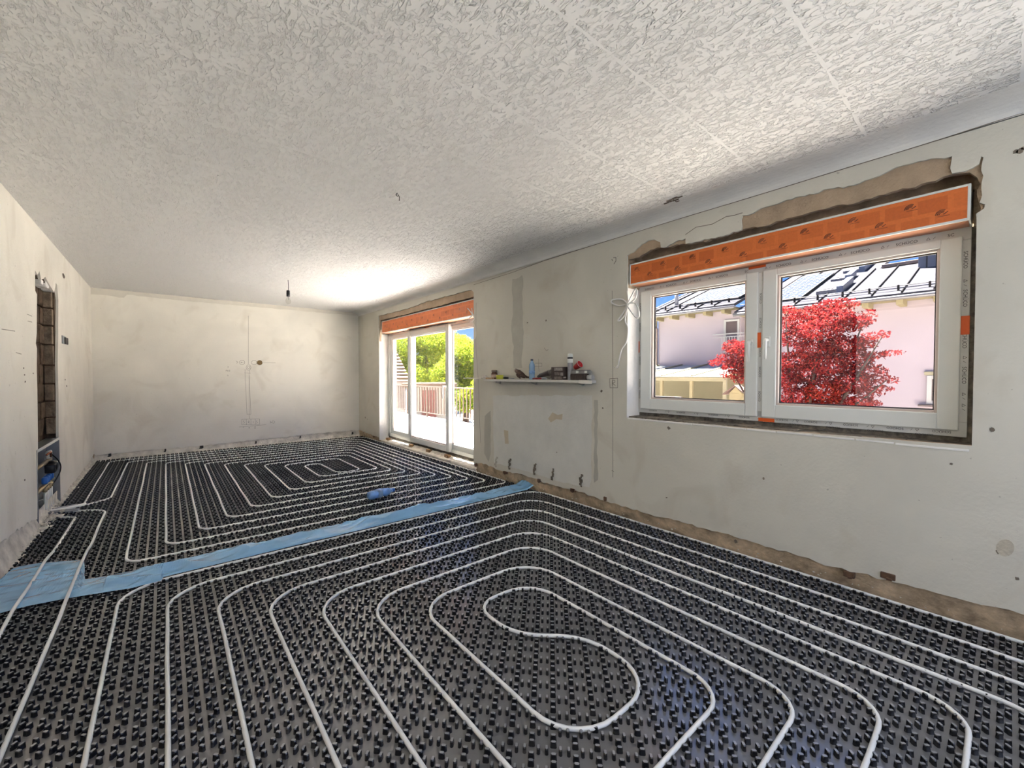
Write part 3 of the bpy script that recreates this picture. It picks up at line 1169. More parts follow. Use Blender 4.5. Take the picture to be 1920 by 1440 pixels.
for root, pts in ((p_far, [[(-3.73, -2.78), (-3.62, -2.765), (-3.56, -2.74)], [(-3.73, -2.83), (-3.62, -2.82), (-3.50, -2.745)]]),
                  (p_near, [[(-3.73, -2.885), (-3.68, -2.95), (-3.61, -3.085)], [(-3.73, -2.86), (-3.64, -2.895), (-3.52, -2.94)]])):
    for i, pl in enumerate(pts):
        d = [Vector((a, b, .02)) for a, b in pl]
        d = [Vector((d[0].x - .03, d[0].y, .13)), Vector((d[0].x - .01, d[0].y, .05))] + d
        MB().tube(d, .0155, 8).build('protective_sleeve', M_SLEEVE if (root is p_near or i == 0) else M_PIPE, root, smooth=True)

# ------------------------------------------------------------------ blue film over the joint
def film_strip():
    edge_n = [(0, 1149), (60, 1134), (133, 1120), (190, 1111), (247, 1102), (333, 1080), (400, 1062), (480, 1042), (640, 1003), (800, 964), (913, 936), (980, 920), (1008, 914)]
    edge_f = [(0, 1086), (27, 1063), (80, 1054), (158, 1049), (160, 1086), (233, 1073), (333, 1050), (467, 1022), (640, 983), (733, 962), (860, 934), (950, 913), (985, 905)]
    N_ = [hit(a, b, 2, .022) for a, b in edge_n]
    Ff = [hit(a, b, 2, .022) for a, b in edge_f]

    def at(L, x):
        for a, b in zip(L[:-1], L[1:]):
            if a.x <= x <= b.x:
                return a.y + (b.y - a.y) * (x - a.x) / (b.x - a.x + 1e-9)
        return L[0].y if x < L[0].x else L[-1].y
    Ff = sorted(Ff, key=lambda v: v.x)
    N_ = sorted(N_, key=lambda v: v.x)
    nx, ny = 330, 20
    xs = [XL + .012 + (0.045 - (XL + .012)) * i / nx for i in range(nx + 1)]
    V, Fc = [], []
    for i, x in enumerate(xs):
        y0, y1 = at(N_, x), at(Ff, x)
        y0 = max(y0, -5.012) if x > -2.95 else y0
        for j in range(ny + 1):
            t = j / ny
            y = y0 + (y1 - y0) * t
            q = Vector((x * 2.6 + y * 5, y * 8 - x * 1.2, 1))
            rid = 1 - abs(noise.noise(q)) * 2.6
            rid2 = 1 - abs(noise.noise(Vector((x * 6 - y * 9, y * 12 + x * 2, 6)))) * 2.6
            win = math.sin(PI * min(1, max(0, t))) ** .7
            rid3 = noise.noise(Vector((x * 3.1 + y * 2, y * 6 + 3, 11)))
            a = (max(0, rid) * .026 + max(0, rid2) * .012 + max(0, rid3) * .03) * win
            ridge = .016 * math.exp(-((t - .45 - .2 * noise.noise(Vector((x * 1.2, 0, 7)))) / .22) ** 2)
            z = .0208 + a + ridge
            if x < -3.2:
                z = .0205 + a * .55
            if j == 0:
                z = .0205
            if x > -.04:
                z += (x + .04) * .4
            V.append((x, y + noise.noise(Vector((x * 11, t * 3, 2))) * .006, z))
    for i in range(nx):
        for j in range(ny):
            a = i * (ny + 1) + j
            Fc.append((a, a + ny + 1, a + ny + 2, a + 1))
    return mk('plastic_film', V, Fc, M_FILM, smooth=False)


tag(film_strip(), 'crinkled strip of blue plastic film laid between the two mats', 'film')

# ------------------------------------------------------------------ window
def ring(Y0, Y1, Z0, Z1, w, X0, X1, bev=.004):
    """rectangular profile frame in the YZ plane"""
    m = MB()
    m.box((X0, Y0, Z0), (X1, Y0 + w, Z1), bev)
    m.box((X0, Y1 - w, Z0), (X1, Y1, Z1), bev)
    m.box((X0, Y0 + w, Z0), (X1, Y1 - w, Z0 + w), bev)
    m.box((X0, Y0 + w, Z1 - w), (X1, Y1 - w, Z1), bev)
    return m


def handle(parent, X, Y, Z, mat, s=1.0):
    m = MB()
    m.box((X - .008 * s, Y - .014 * s, Z - .035 * s), (X, Y + .014 * s, Z + .035 * s), .004)
    m.tube([(X - .006 * s, Y, Z + .012 * s), (X - .045 * s, Y, Z + .012 * s)], .009 * s, 10)
    m.tube([(X - .043 * s, Y, Z + .018 * s), (X - .05 * s, Y, Z), (X - .05 * s, Y, Z - .05 * s), (X - .046 * s, Y, Z - .115 * s)], [.009 * s, .011 * s, .01 * s, .007 * s], 10)
    return m.build('handle', mat, parent, smooth=True)


FX, SX_ = .165, .145
w1 = tag(empty('window_1', (.2, -7.13, .89)), 'two-sash white plastic window with protective film', kind='structure')
FY0, FY1 = hit(1818, 600, 0, FX).y, hit(1197, 650, 0, FX).y
FZ0, FZ1 = .900, 2.0
s_top = (hit(1802, 431, 0, SX_).z + hit(1210, 553, 0, SX_).z) / 2
s_bot = (hit(1797, 805, 0, SX_).z + hit(1207, 768, 0, SX_).z) / 2
rails = []
for lo, hi in (((FX, FY0, FZ0), (.235, FY1, FZ0 + .075)), ((FX, FY0, FZ1 - .11), (.235, FY1, FZ1)),
               ((FX, FY0, FZ0 + .075), (.235, FY0 + .075, FZ1 - .11)), ((FX, FY1 - .06, FZ0 + .075), (.235, FY1, FZ1 - .11))):
    rails.append(MB().box(lo, hi, .003).build('frame_rail', M_PVCE, w1))
rB, rT, rR, rL = rails
ym = hit(1424, 640, 0, FX).y
mull = MB().box((FX - .012, ym - .022, FZ0 + .07), (.235, ym + .022, FZ1 - .1), .003).build('mullion', M_PVCE, w1)
MB().box((FX - .0135, ym + .008, FZ0 + .075), (FX - .011, ym + .0215, FZ1 - .11)).build('dark_seal', M_SEAL, w1)
tag(mull, 'mullion with torn protective film')
sashes = []
for a, b, ga, gb in ((1800, 1428.5, 1760, 1456), (1419.5, 1201, 1399, 1221)):
    y0, y1 = hit(a, 650, 0, SX_).y, hit(b, 650, 0, SX_).y
    gy0, gy1 = hit(ga, 620, 0, SX_ + .01).y, hit(gb, 640, 0, SX_ + .01).y
    if a > 1500:
        gz0, gz1 = hit(1757, 774, 0, SX_ + .01).z, hit(1757, 467, 0, SX_ + .01).z
    m = MB()
    m.box((SX_, y0, s_bot), (.215, gy0, s_top), .005).box((SX_, gy1, s_bot), (.215, y1, s_top), .005)
    m.box((SX_, gy0 - .001, s_bot), (.215, gy1 + .001, gz0), .005).box((SX_, gy0 - .001, gz1), (.215, gy1 + .001, s_top), .005)
    s = m.build('sash', M_PVC, w1)
    ring(gy0 - .001, gy1 + .001, gz0 - .001, gz1 + .001, .013, SX_ + .012, SX_ + .04, .003).build('glazing_bead', M_BEAD, s)
    ring(gy0 + .008, gy1 - .008, gz0 + .008, gz1 - .008, .01, SX_ + .036, SX_ + .05, 0).build('gasket', M_SEAL, s)
    pn = MB().box((.186, gy0 + .01, gz0 + .01), (.190, gy1 - .01, gz1 - .01)).build('pane', M_GLASS, s)
    sashes.append((s, y0, y1, gy0, gy1))
handle(sashes[0][0], SX_, hit(1440, 640, 0, SX_).y, hit(1440, 641, 0, SX_).z, M_PVC)
handle(sashes[1][0], SX_, hit(1409, 640, 0, SX_).y, hit(1409, 646, 0, SX_).z, M_PVC)
# foam joint round the frame
fo = MB()
fo.box((FX + .01, -8.09, .872), (.23, FY0, 1.95)).box((FX + .01, FY1, .872), (.23, -6.18, 1.95)).box((FX + .015, FY0, .872), (.23, FY1, FZ0))
fo.build('foam_joint', M_FOAM, w1)
# orange fixing tapes
for pc, par in (((1404, 488, 1436, 500), rT), ((1421.5, 624, 1428, 652), mull), ((1422, 783, 1452, 792), rB), ((1799.5, 593, 1818, 627), rR), ((1195.5, 640, 1199, 661), rL)):
    a, b = hit(pc[0], pc[1], 0, FX - .002), hit(pc[2], pc[3], 0, FX - .002)
    d = .0155 if par is mull else .0035
    MB().box((FX - d, min(a.y, b.y), min(a.z, b.z)), (FX - d + .002, max(a.y, b.y), max(a.z, b.z))).build('orange_tape', M_ORANGE, par)
# printed film lettering, as on the real frame
SH = text_mesh('SCHÜCO', .021, M_INK)
SHs = text_mesh('SCHÜCO', .017, M_INK)
SC_ = text_mesh('SC', .021, M_INK)
sym = MB()
for i in range(3):
    a0, a1 = PI / 2 + i * 2 * PI / 3, PI / 2 + (i + 1) * 2 * PI / 3
    ribbon(sym, [(.008 * math.cos(a0), .008 * math.sin(a0)), (.008 * math.cos(a1), .008 * math.sin(a1))], lambda a, b: Vector((a, b, 0)), .0015, Vector((0, 0, .0004)))
ribbon(sym, [(.018, -.004), (.026, .006)], lambda a, b: Vector((a, b, 0)), .0015, Vector((0, 0, .0004)))
sme = bpy.data.meshes.new('print_symbol')
sme.from_pydata(sym.v, [], sym.f)
sme.materials.append(M_INK)
cw = lambda u, v: (1120 + u / 2.4, 260 + v / 2.4)


def put(me, u, v, rot, par, nm='lettering', z=None, off=.0012):
    px, py = cw(u, v)
    h = hit(px, py, 0, FX - off)
    if z is not None:
        h.z = z
    share(me, nm, T((FX - off, h.y, h.z)) @ R_XW @ RZ(rot), par)


zt = (s_top + 1.95) / 2 - .004
for u, v in [(235, 660), (332, 640), (442, 622), (560, 600), (838, 548), (1002, 518), (1183, 483), (1392, 443)]:
    put(SH, u, v, 0, rT, z=zt)
for u, v in [(1592, 408), (672, 574)]:
    put(SC_, u, v, 0, rT, z=zt)
for u, v in [(285, 650), (390, 630), (505, 610), (760, 565), (920, 533), (1095, 500), (1285, 463), (1490, 425)]:
    put(sme, u, v, 0, rT, 'print_symbol', z=zt)
for u, v in [(1657, 545), (1655, 718), (1652, 905), (1650, 1065)]:
    put(SH, u, v, -PI / 2, rR)
for u, v in [(1655, 640), (1652, 985), (1648, 1150), (1647, 1200)]:
    put(sme, u, v, -PI / 2, rR, 'print_symbol')
z1, z2 = s_bot - .011, s_bot - .034
for u in [250, 375, 520, 660, 830, 960, 1140, 1340, 1550]:
    put(SHs, u, 1260, PI, rB, z=z1)
for u in [300, 480, 600, 760, 890, 1060, 1250, 1470]:
    put(SHs, u, 1290, PI, rB, z=z2)
for u in [320, 450, 590, 740, 900, 1050, 1240, 1440]:
    put(sme, u, 1260, PI, rB, 'print_symbol', z=z1)
for v in [720, 830, 960, 1050, 1160]:
    h = hit(*cw(728, v), 0, FX - .013)
    share(SHs, 'lettering', T((FX - .0135, ym - .008, h.z)) @ R_XW @ RZ(-PI / 2), mull)
for v in [760, 850, 1000, 1100, 1150]:
    h = hit(*cw(184, v), 0, FX)
    share(SHs, 'lettering', T((FX - .0012, FY1 - .016, h.z)) @ R_XW @ RZ(-PI / 2), rL)

# ------------------------------------------------------------------ roller shutter boxes
logo = MB()
for r in (.011, .017, .023):
    ribbon(logo, [(r * math.cos(a) - .006, r * math.sin(a) - .011) for a in [PI * .34 + k * PI * .66 / 6 for k in range(7)]], lambda a, b: Vector((a, b, 0)), .0036, Vector((0, 0, .0004)))
ribbon(logo, [(-.002, -.011), (.014, -.001)], lambda a, b: Vector((a, b, 0)), .004, Vector((0, 0, .0004)))
ribbon(logo, [(-.022, -.019), (.02, -.019)], lambda a, b: Vector((a, b, 0)), .002, Vector((0, 0, .0004)))
lme = bpy.data.meshes.new('printed_logo')
lme.from_pydata(logo.v, [], logo.f)
lme.materials.append(M_PRINT)


def shutter_box(label, X, y0, y1, z0, z1, logos, sc):
    t = thing('shutter_box', (X + .12, (y0 + y1) / 2, z0), label, 'shutter box')
    MB().box((X, y0 + .008, z0 + .006), (X + .16, y1 - .008, z1 - .006)).build('box_body', M_BOX, t)
    tr = ring(y0, y1, z0, z1, .011, X - .003, X + .012, .002).build('edge_trim', M_PVC, t)
    MB().box((X + .012, y0, z0), (X + .17, y0 + .0078, z1), .001).box((X + .012, y1 - .0078, z0), (X + .17, y1, z1), .001).build('end_plate', M_PVC, t)
    MB().box((X + .012, y0 + .008, z0 - .0005), (X + .135, y1 - .008, z0 + .0055)).build('bottom_plate', pm('brown_under_film', (190, 128, 92), .4, var=.06), t)
    for (y, z) in logos:
        share(lme, 'printed_logo', T((X - .0008, y, z)) @ R_XW @ Matrix.Scale(sc, 4), t)
    return t


BX = .022
by1 = hit(1180.5, 515, 0, BX).y
by0 = hit(1820.5, 380, 0, BX).y
bz0, bz1 = 1.950, 2.121
lg = []
for u, v in [(182, 580), (300, 553), (432, 523), (580, 490), (748, 452), (940, 408), (1160, 355), (1418, 298)]:
    h = hit(*cw(u, v), 0, BX)
    lg.append((h.y, bz0 + .122))
for u, v in [(240, 606), (365, 580), (505, 550), (662, 518), (842, 478), (1048, 438), (1283, 386), (1560, 325)]:
    h = hit(*cw(u, v), 0, BX)
    lg.append((h.y, bz0 + .062))
shutter_box('orange film-wrapped roller shutter box above the two-sash window', BX, by0, by1, bz0, bz1, lg, 1.)
dby1, dby0 = hit(716, 612, 0, BX).y, -3.955
dz0 = (hit(716, 625, 0, BX).z + hit(886, 592, 0, BX).z) / 2
dz1 = (hit(716, 602, 0, BX).z + hit(886, 562, 0, BX).z) / 2
lg = [(dby1 - .15 - .17 * k, dz0 + (.062 if k % 2 else .118)) for k in range(17)]
shutter_box('orange film-wrapped roller shutter box above the patio door', BX, dby0, dby1, dz0, dz1, lg, .9)

# ------------------------------------------------------------------ patio door
DZ0, DZ1 = .118, 2.0
d1 = tag(empty('door_1', (.2, -2.5, DZ0)), 'three-part white sliding patio door', kind='structure')
dYa, dYb = -3.962, -1.012
fr = MB()
fr.box((FX, dYa, DZ0), (.24, dYb, DZ0 + .05), .003).box((FX, dYa, DZ1 - .09), (.24, dYb, DZ1), .003)
fr.box((FX, dYb - .075, DZ0), (.24, dYb, DZ1), .003).box((FX, dYa, DZ0), (.24, dYa + .075, DZ1), .003)
dfr = fr.build('frame', M_PVC, d1)
sy1, sy0 = hit(765, 720, 0, .125).y, hit(841.5, 720, 0, .125).y
zt_ = 1.925
for nm, y0, y1, xa, xb, hnd in (('fixed_light', sy1 - .09, dYb - .07, .18, .225, 0), ('sliding_sash', sy0, sy1, .12, .178, 1), ('fixed_light', dYa + .07, sy0 + .085, .18, .225, 0)):
    zb = DZ0 + .045 if not hnd else DZ0 + .012
    w = .085 if hnd else .075
    s = ring(y0, y1, zb, zt_, w, xa, xb, .005).build(nm, M_PVC, d1)
    ring(y0 + w - .001, y1 - w + .001, zb + w - .001, zt_ - w + .001, .014, xa + .01, xb - .01, .003).build('glazing_bead', M_BEAD, s)
    MB().box(((xa + xb) / 2 - .002, y0 + w, zb + w), ((xa + xb) / 2 + .002, y1 - w, zt_ - w)).build('pane', M_GLASS, s)
    if hnd:
        hh = hit(837, 722, 0, xa)
        handle(s, xa, y0 + .045, hh.z - .03, M_PVC, 1.4)
MB().box((FX - .002, hit(805, 612, 0, FX).y, zt_ + .012), (FX - .0005, hit(796, 613, 0, FX).y, zt_ + .03)).build('orange_tape', M_ORANGE, d1)
MB().box((FX + .02, dYb, .1), (.22, -1.0, DZ1 - .03)).box((FX + .01, dYa, .075), (.235, dYb, DZ0)).build('foam_joint', M_FOAM, d1)
for i in range(12):
    y = dYb - .2 - .23 * i
    share(SHs, 'lettering', T((FX - .0008, y, zt_ + .02)) @ R_XW, dfr)
# dusty rough threshold inside the door
th = MB()
V, Fc = [], []
ny, nx = 90, 8
for i in range(ny + 1):
    y = dy0 + .012 + (dy1 - .02 - dy0) * i / ny
    for j in range(nx + 1):
        x = .0 + .24 * j / nx
        z = .035 + .045 * min(1, j / 5) + noise.noise(Vector((x * 30, y * 12, 3))) * .012
        if j == 0:
            z, x = -.004, .056
        V.append((x if j else .056, y, z))
for i in range(ny):
    for j in range(nx):
        a = i * (nx + 1) + j
        Fc.append((a, a + 1, a + nx + 2, a + nx + 1))
tag(mk('threshold', V, Fc, M_DUST, wr, smooth=True), 'powdery rough mortar threshold of the patio door')
MB().box((.24, dy0, -.1), (.42, dy1, .1)).build('outer_sill', M_CONC, wr)
for px, py in ((770, 834), (838, 851), (727, 820), (803, 838)):
    h = hit(px, py, 0, .09)
    tag(MB().box((.075, h.y - .05, .06), (.125, h.y + .05, .1), .003).build('spacer_block', M_WOOD, wr), 'wooden spacer block')

# ------------------------------------------------------------------ crumbs and clips along the wall feet
rub = MB()
rr = random.Random(5)


def chunk(c, s):
    q = [Vector((rr.uniform(-1, 1), rr.uniform(-1, 1), rr.uniform(-1, 1))).normalized() * s * rr.uniform(.6, 1.2) for _ in range(6)]
    o = [Vector((s, 0, 0)), Vector((-s, 0, 0)), Vector((0, s, 0)), Vector((0, -s, 0)), Vector((0, 0, s * .7)), Vector((0, 0, -s * .5))]
    V = [Vector(c) + a * .7 + b * .5 for a, b in zip(o, q)]
    rub.add(V, [(0, 2, 4), (2, 1, 4), (1, 3, 4), (3, 0, 4), (2, 0, 5), (1, 2, 5), (3, 1, 5), (0, 3, 5)])


def rubble(par, mat=None):
    global rub
    tag(rub.build('mortar_rubble', M_DUST, par), kind='stuff')
    rub = MB()


for i in range(230):
    s_ = rr.uniform(.005, .018)
    chunk((XL + .005 + abs(rr.gauss(0, .015)), rr.uniform(-5.2, -.05), .008 + rr.uniform(0, .03)), s_)
for i in range(40):
    chunk((XL + .03 + abs(rr.gauss(0, .03)), rr.uniform(-3.5, -3.0), .02 + rr.uniform(0, .04)), rr.uniform(.012, .03))
rubble(wl)
for i in range(150):
    s_ = rr.uniform(.004, .013)
    chunk((rr.uniform(XL, 0), -.005 - abs(rr.gauss(0, .012)), .008 + rr.uniform(0, .025)), s_)
rubble(wbk)
for i in range(90):
    chunk((.035 + rr.uniform(-.01, .02), rr.uniform(-8.8, -4.0), .03 + rr.uniform(-.005, .03)), rr.uniform(.003, .009))
for i in range(60):
    chunk((.03 + rr.uniform(0, .1), rr.uniform(-3.95, -1.05), .07 + rr.uniform(0, .015)), rr.uniform(.004, .012))
rubble(wr)
# low ragged mortar bank along the end wall and the left wall
def bank(name, f, n, par, mat=M_DUST):
    V, Fc = [], []
    for i in range(n + 1):
        V += f(i / n)
    k = len(f(0))
    for i in range(n):
        for j in range(k - 1):
            a = i * k + j
            Fc.append((a, a + 1, a + k + 1, a + k))
    return mk(name, V, Fc, mat, par, smooth=True)


def fb(t):
    x = XL + (0 - XL) * t
    a = noise.noise(Vector((x * 9, 0, 5))) * .02
    b = noise.noise(Vector((x * 5, 3, 5))) * .012
    return [(x, -.035 - .02 + b, -.003), (x, -.028 + b, .02 + a * .4), (x, -.012, .05 + a), (x, .017, .1 + a), (x, .017, .14)]


tag(bank('mortar_bank', fb, 130, wbk), 'crumbly mortar bank along the foot of the end wall')


def fl(t):
    y = -.02 + (-6.3 + .02) * t
    a = noise.noise(Vector((y * 6, 0, 9))) * .012 + noise.noise(Vector((y * 25, 0, 9))) * .004
    b = noise.noise(Vector((y * 5, 3, 9))) * .012 + noise.noise(Vector((y * 31, 3, 9))) * .004
    hgt = .03 if y > NY1 else .1
    if NY0 < y < NY1:
        hgt = .006
        a *= .2
    return [(XL + .035 + b, y, -.003), (XL + .022 + b, y, .02 + a * .3), (XL + .01, y, hgt * .6 + a), (XL - .017, y, hgt + .04 + a), (XL - .0175, y, hgt + .12)]


tag(bank('mortar_bank', fl, 200, wl), 'crumbly mortar bank along the foot of the left wall')
for px, py, w_ in ((206, 853, .03), (310, 844, .02), (378, 838, .045), (480, 829, .022), (563, 819, .018), (661, 812, .03)):
    h = hit(px, py, 1, -.004)
    MB().box((h.x - w_ / 2, -.014, h.z - .02), (h.x + w_ / 2, 0, h.z + .02), .004).box((h.x - w_ / 2 - .008, -.02, h.z - .026), (h.x + w_ / 4, -.006, h.z - .01), .003).build('baseboard_clip', M_SEAL, wbk)
for px, py, w_ in ((701, 819, .03), (892, 872, .03), (947, 886, .05), (1011, 901, .04), (1074, 919, .05), (1135, 935, .03), (1665, 1080, .06), (1592, 1077, .05)):
    h = hit(px, py, 0, .0)
    MB().box((-.010, h.y - w_ / 2, h.z - .016), (.02, h.y + w_ / 2, h.z + .016), .004).box((-.014, h.y - w_ * .3, h.z - .02), (0, h.y + w_ * .1, h.z - .006), .003).build('baseboard_clip', pm('rusty_clip', (98, 72, 52), .8, var=.3, vs_=30), wr)

# ------------------------------------------------------------------ manifold cabinet in the slot
cb_ = thing('manifold_cabinet', (XL - .05, -2.9, 0), 'open galvanised manifold cabinet let into the foot of the slot', 'cabinet')
cy0, cy1, cx0, cx1, cz1 = -3.34, -2.462, XL - .083, XL + .004, .625
MB().box((cx0, cy0, .0), (cx0 + .003, cy1, cz1)).build('back_plate', M_GALV, cb_)
MB().box((cx0, cy0, cz1 - .003), (cx1, cy1, cz1)).build('top_plate', M_GALV, cb_)
MB().box((cx0, cy1 - .003, .0), (cx1, cy1, cz1)).build('side_plate', M_GALV, cb_)
MB().box((cx0, cy0, .0), (cx1, cy0 + .003, cz1)).build('side_plate', M_GALV, cb_)
MB().box((cx1 - .002, cy0, cz1 - .02), (cx1 + .002, cy1, cz1 + .004), .001).build('front_flange', M_PVC, cb_)
mf = thing('heating_manifold', (XL - .03, -2.9, .1), 'heating manifold with blue caps and black pump inside the cabinet', 'manifold')
MB().tube([(XL - .03, -3.28, .26), (XL - .03, -2.55, .26)], .016, 10).build('lower_bar', M_BRASS, mf, True)
MB().tube([(XL - .045, -3.28, .44), (XL - .045, -2.55, .44)], .016, 10).build('upper_bar', M_BRASS, mf, True)
for y in (-2.64, -2.72, -2.80, -2.88):
    MB().lathe([(.018, 0), (.02, .01), (.02, .045), (.016, .055)], 10, T((XL - .03, y, .275))).build('blue_cap', M_BLUEP, mf, True)
    MB().lathe([(.014, 0), (.017, .012), (.014, .04)], 8, T((XL - .03, y, .205))).build('pipe_nut', M_BRASS, mf, True)
    MB().tube([(XL - .03, y, .21), (XL - .03, y, .1), (XL - .02, y - .01, .03)], .011, 8).build('riser_pipe', M_PIPE, mf, True)
for y in (-2.60, -2.66):
    MB().lathe([(.018, 0), (.018, .06), (.012, .07)], 10, T((XL - .04, y, .46))).build('white_actuator', M_PVC, mf, True)
pmp = MB().lathe([(.03, 0), (.042, .01), (.045, .05), (.04, .075), (.02, .08)], 14, T((XL - .055, -2.70, .40)) @ RY(PI / 2)).box((XL - .05, -2.76, .34), (XL + .015, -2.64, .42), .01)
pmp.build('black_pump', M_BLACK, mf, True)
MB().tube([(XL - .03 + .045 * math.sin(PI * k_ / 14), -2.62 + .12 * math.sin(PI * k_ / 14), .5 - .3 * k_ / 14) for k_ in range(15)], .005, 6).build('black_cable', M_BLACK, mf, True)
MB().tube([(XL - .02, -2.68, .48), (XL - .01, -2.75, .53), (XL - .02, -2.85, .52)], .008, 6).build('copper_pipe', pm('copper', (186, 110, 78), .35, .8), mf, True)
MB().box((XL - .02, -2.98, .07), (XL - .012, -2.9, .21), .002).build('cover_plate', M_PVC, mf)

# ------------------------------------------------------------------ small fittings on walls and ceiling
h = hit(117, 637, 0, XL)
h2 = hit(130, 637, 0, XL)
t = thing('switch_box', (XL, (h.y + h2.y) / 2, h.z - .04), 'grey flush switch box with dark insert beside the slot', 'switch box')
MB().box((XL, h.y - .04, h.z - .04), (XL + .006, h.y + .14, h.z + .042), .003).build('back_plate', M_GALV, t)
MB().box((XL + .004, h.y + .06, h.z - .038), (XL + .016, h.y + .2, h.z + .03), .004).build('dark_insert', M_SEAL, t)
for i, (px, py, s) in enumerate(((119, 517, .03), (125, 724, .012), (122, 712, .01), (44, 690, .008), (46, 703, .007), (47, 716, .008), (62, 700, .006), (46, 900, .01), (100, 905, .01))):
    hh = hit(px, py, 0, XL)
    r2 = random.Random(i)
    l = [(hh.y + s * 2.4 * r2.uniform(.4, 1.2) * math.cos(a), hh.z + s * r2.uniform(.5, 1.2) * math.sin(a)) for a in [k * 2 * PI / 7 for k in range(7)]]
    o = sheet([l], lambda a, b: Vector((XL + .0016, a, b)), (-.0014, 0, 0)).build('plaster_hole', M_CRACK, wl)
    fix_normals(o)
m = MB()
for pl in ([(3, 617), (28, 621)], [(30, 661), (40, 664)], [(51, 589), (60, 593)], [(52, 602), (60, 604)]):
    ribbon(m, px_on(0, XL + .0006, pl), lambda a, b: Vector((XL + .0006, a, b)), .004, Vector((.0006, 0, 0)))
m.build('pencil_mark', M_PENCIL, wl)

# ochre board leaning on the left wall beside the doorway (seen mirrored in the big pane)
V = [(XL + .12, -6.75, .022), (XL + .12, -6.33, .022), (XL + .045, -6.33, 1.09), (XL + .045, -6.75, 1.09)]
V += [(a + .018, b, c) for a, b, c in V]
tag(mk('leaning_board', V, [(3, 2, 1, 0), (4, 5, 6, 7), (0, 1, 5, 4), (1, 2, 6, 5), (2, 3, 7, 6), (3, 0, 4, 7)], pm('ochre_board', (214, 164, 60), .6, var=.1, vs_=6)), 'ochre yellow board mirrored in the big window pane', 'board')

# pendant bulb
h = hit(540, 525, 2, ZCL)
pb = thing('pendant_bulb', (h.x, h.y, ZCL - .3), 'bare light bulb hanging on a dark cord from the ceiling', 'light bulb')
zb = ZCL - .16
MB().tube([(h.x, h.y, ZCL), (h.x + .004, h.y, ZCL - .08), (h.x, h.y, zb)], .003, 6).build('cord', M_BLACK, pb)
MB().lathe([(.008, .05), (.019, .045), (.021, .0), (.02, -.03)][::-1], 12, T((h.x, h.y, zb - .02))).build('lamp_holder', M_BLACK, pb, True)
MB().lathe([(.014, 0), (.016, -.02), (.03, -.045), (.032, -.06), (.026, -.082), (.012, -.094), (.001, -.096)], 14, T((h.x, h.y, zb - .05))).build('glass_bulb', M_BULB, pb, True)
MB().lathe([(.005, 0), (.004, -.04), (.002, -.05)], 8, T((h.x, h.y, zb - .05))).build('filament_stem', M_PVC, pb, True)
# loose wire stub on the ceiling
h = hit(745, 362, 2, ZCL)
ws = thing('ceiling_wire_stub', (h.x, h.y, ZCL - .05), 'loose cut wires poking out of the middle of the ceiling', 'wire')
for k in range(4):
    a = k * 1.7 + .4
    MB().tube([(h.x, h.y, ZCL), (h.x + .02 * math.cos(a), h.y + .02 * math.sin(a), ZCL - .02), (h.x + .05 * math.cos(a + .5), h.y + .05 * math.sin(a + .5), ZCL - .03 - .006 * k)], .0026, 6).build('wire', M_WIRE if k % 2 else M_SEAL, ws)
h = hit(1262, 374, 2, ZCL)
m = MB()
for k in range(9):
    a = k * .7
    c = Vector((h.x + rnd.uniform(-.02, .02), h.y + rnd.uniform(-.06, .06), ZCL - .002))
    m.box(c - Vector((.006, .014, .003)), c + Vector((.006, .02, .003)), .002, None)
m.tube([(h.x, h.y, ZCL), (h.x + .01, h.y - .02, ZCL - .02), (h.x - .01, h.y - .05, ZCL - .028)], .003, 6)
tag(m.build('broken_ceiling_hole', M_CRACK, ceiling), 'broken hole in the ceiling near the window')
h = hit(225, 546, 2, ZCL)
tag(sheet([[(h.x - .16, h.y - .06), (h.x - .05, h.y - .02), (h.x + .14, h.y + .01), (h.x + .2, h.y + .0), (h.x + .1, h.y + .04), (h.x - .06, h.y + .02)]], lambda a, b: Vector((a, b, ZCL - .0015)), (0, 0, .0013)).build('flaked_patch', M_PATCHG, ceiling), 'flaked spot of ceiling paper')

# white cable bundle hanging left of the window
hk = hit(1178, 545, 0, -.02)
wc = thing('cable_bundle', (-.02, hk.y, 1.3), 'white cable tied in a bow hanging beside the window', 'cable')
W2 = lambda u, v, x: Vector((x, *hit(1100 + u, v, 0, x)[1:]))
def wire_px(name, L, r, par, x=-.02):
    pts = [Vector((x + .012 * math.sin(i * 1.9), *hit(a, b, 0, x)[1:])) for i, (a, b) in enumerate(L)]
    # smooth by Catmull-Rom
    out = []
    for i in range(len(pts) - 1):
        p0, p1, p2, p3 = pts[max(0, i - 1)], pts[i], pts[i + 1], pts[min(len(pts) - 1, i + 2)]
        for k in range(6):
            t_ = k / 6
            out.append(.5 * ((2 * p1) + (p2 - p0) * t_ + (2 * p0 - 5 * p1 + 4 * p2 - p3) * t_ ** 2 + (3 * p1 - p0 - 3 * p2 + p3) * t_ ** 3))
    out.append(pts[-1])
    return MB().tube(out, r, 6).build(name, M_WIRE, par, smooth=True)


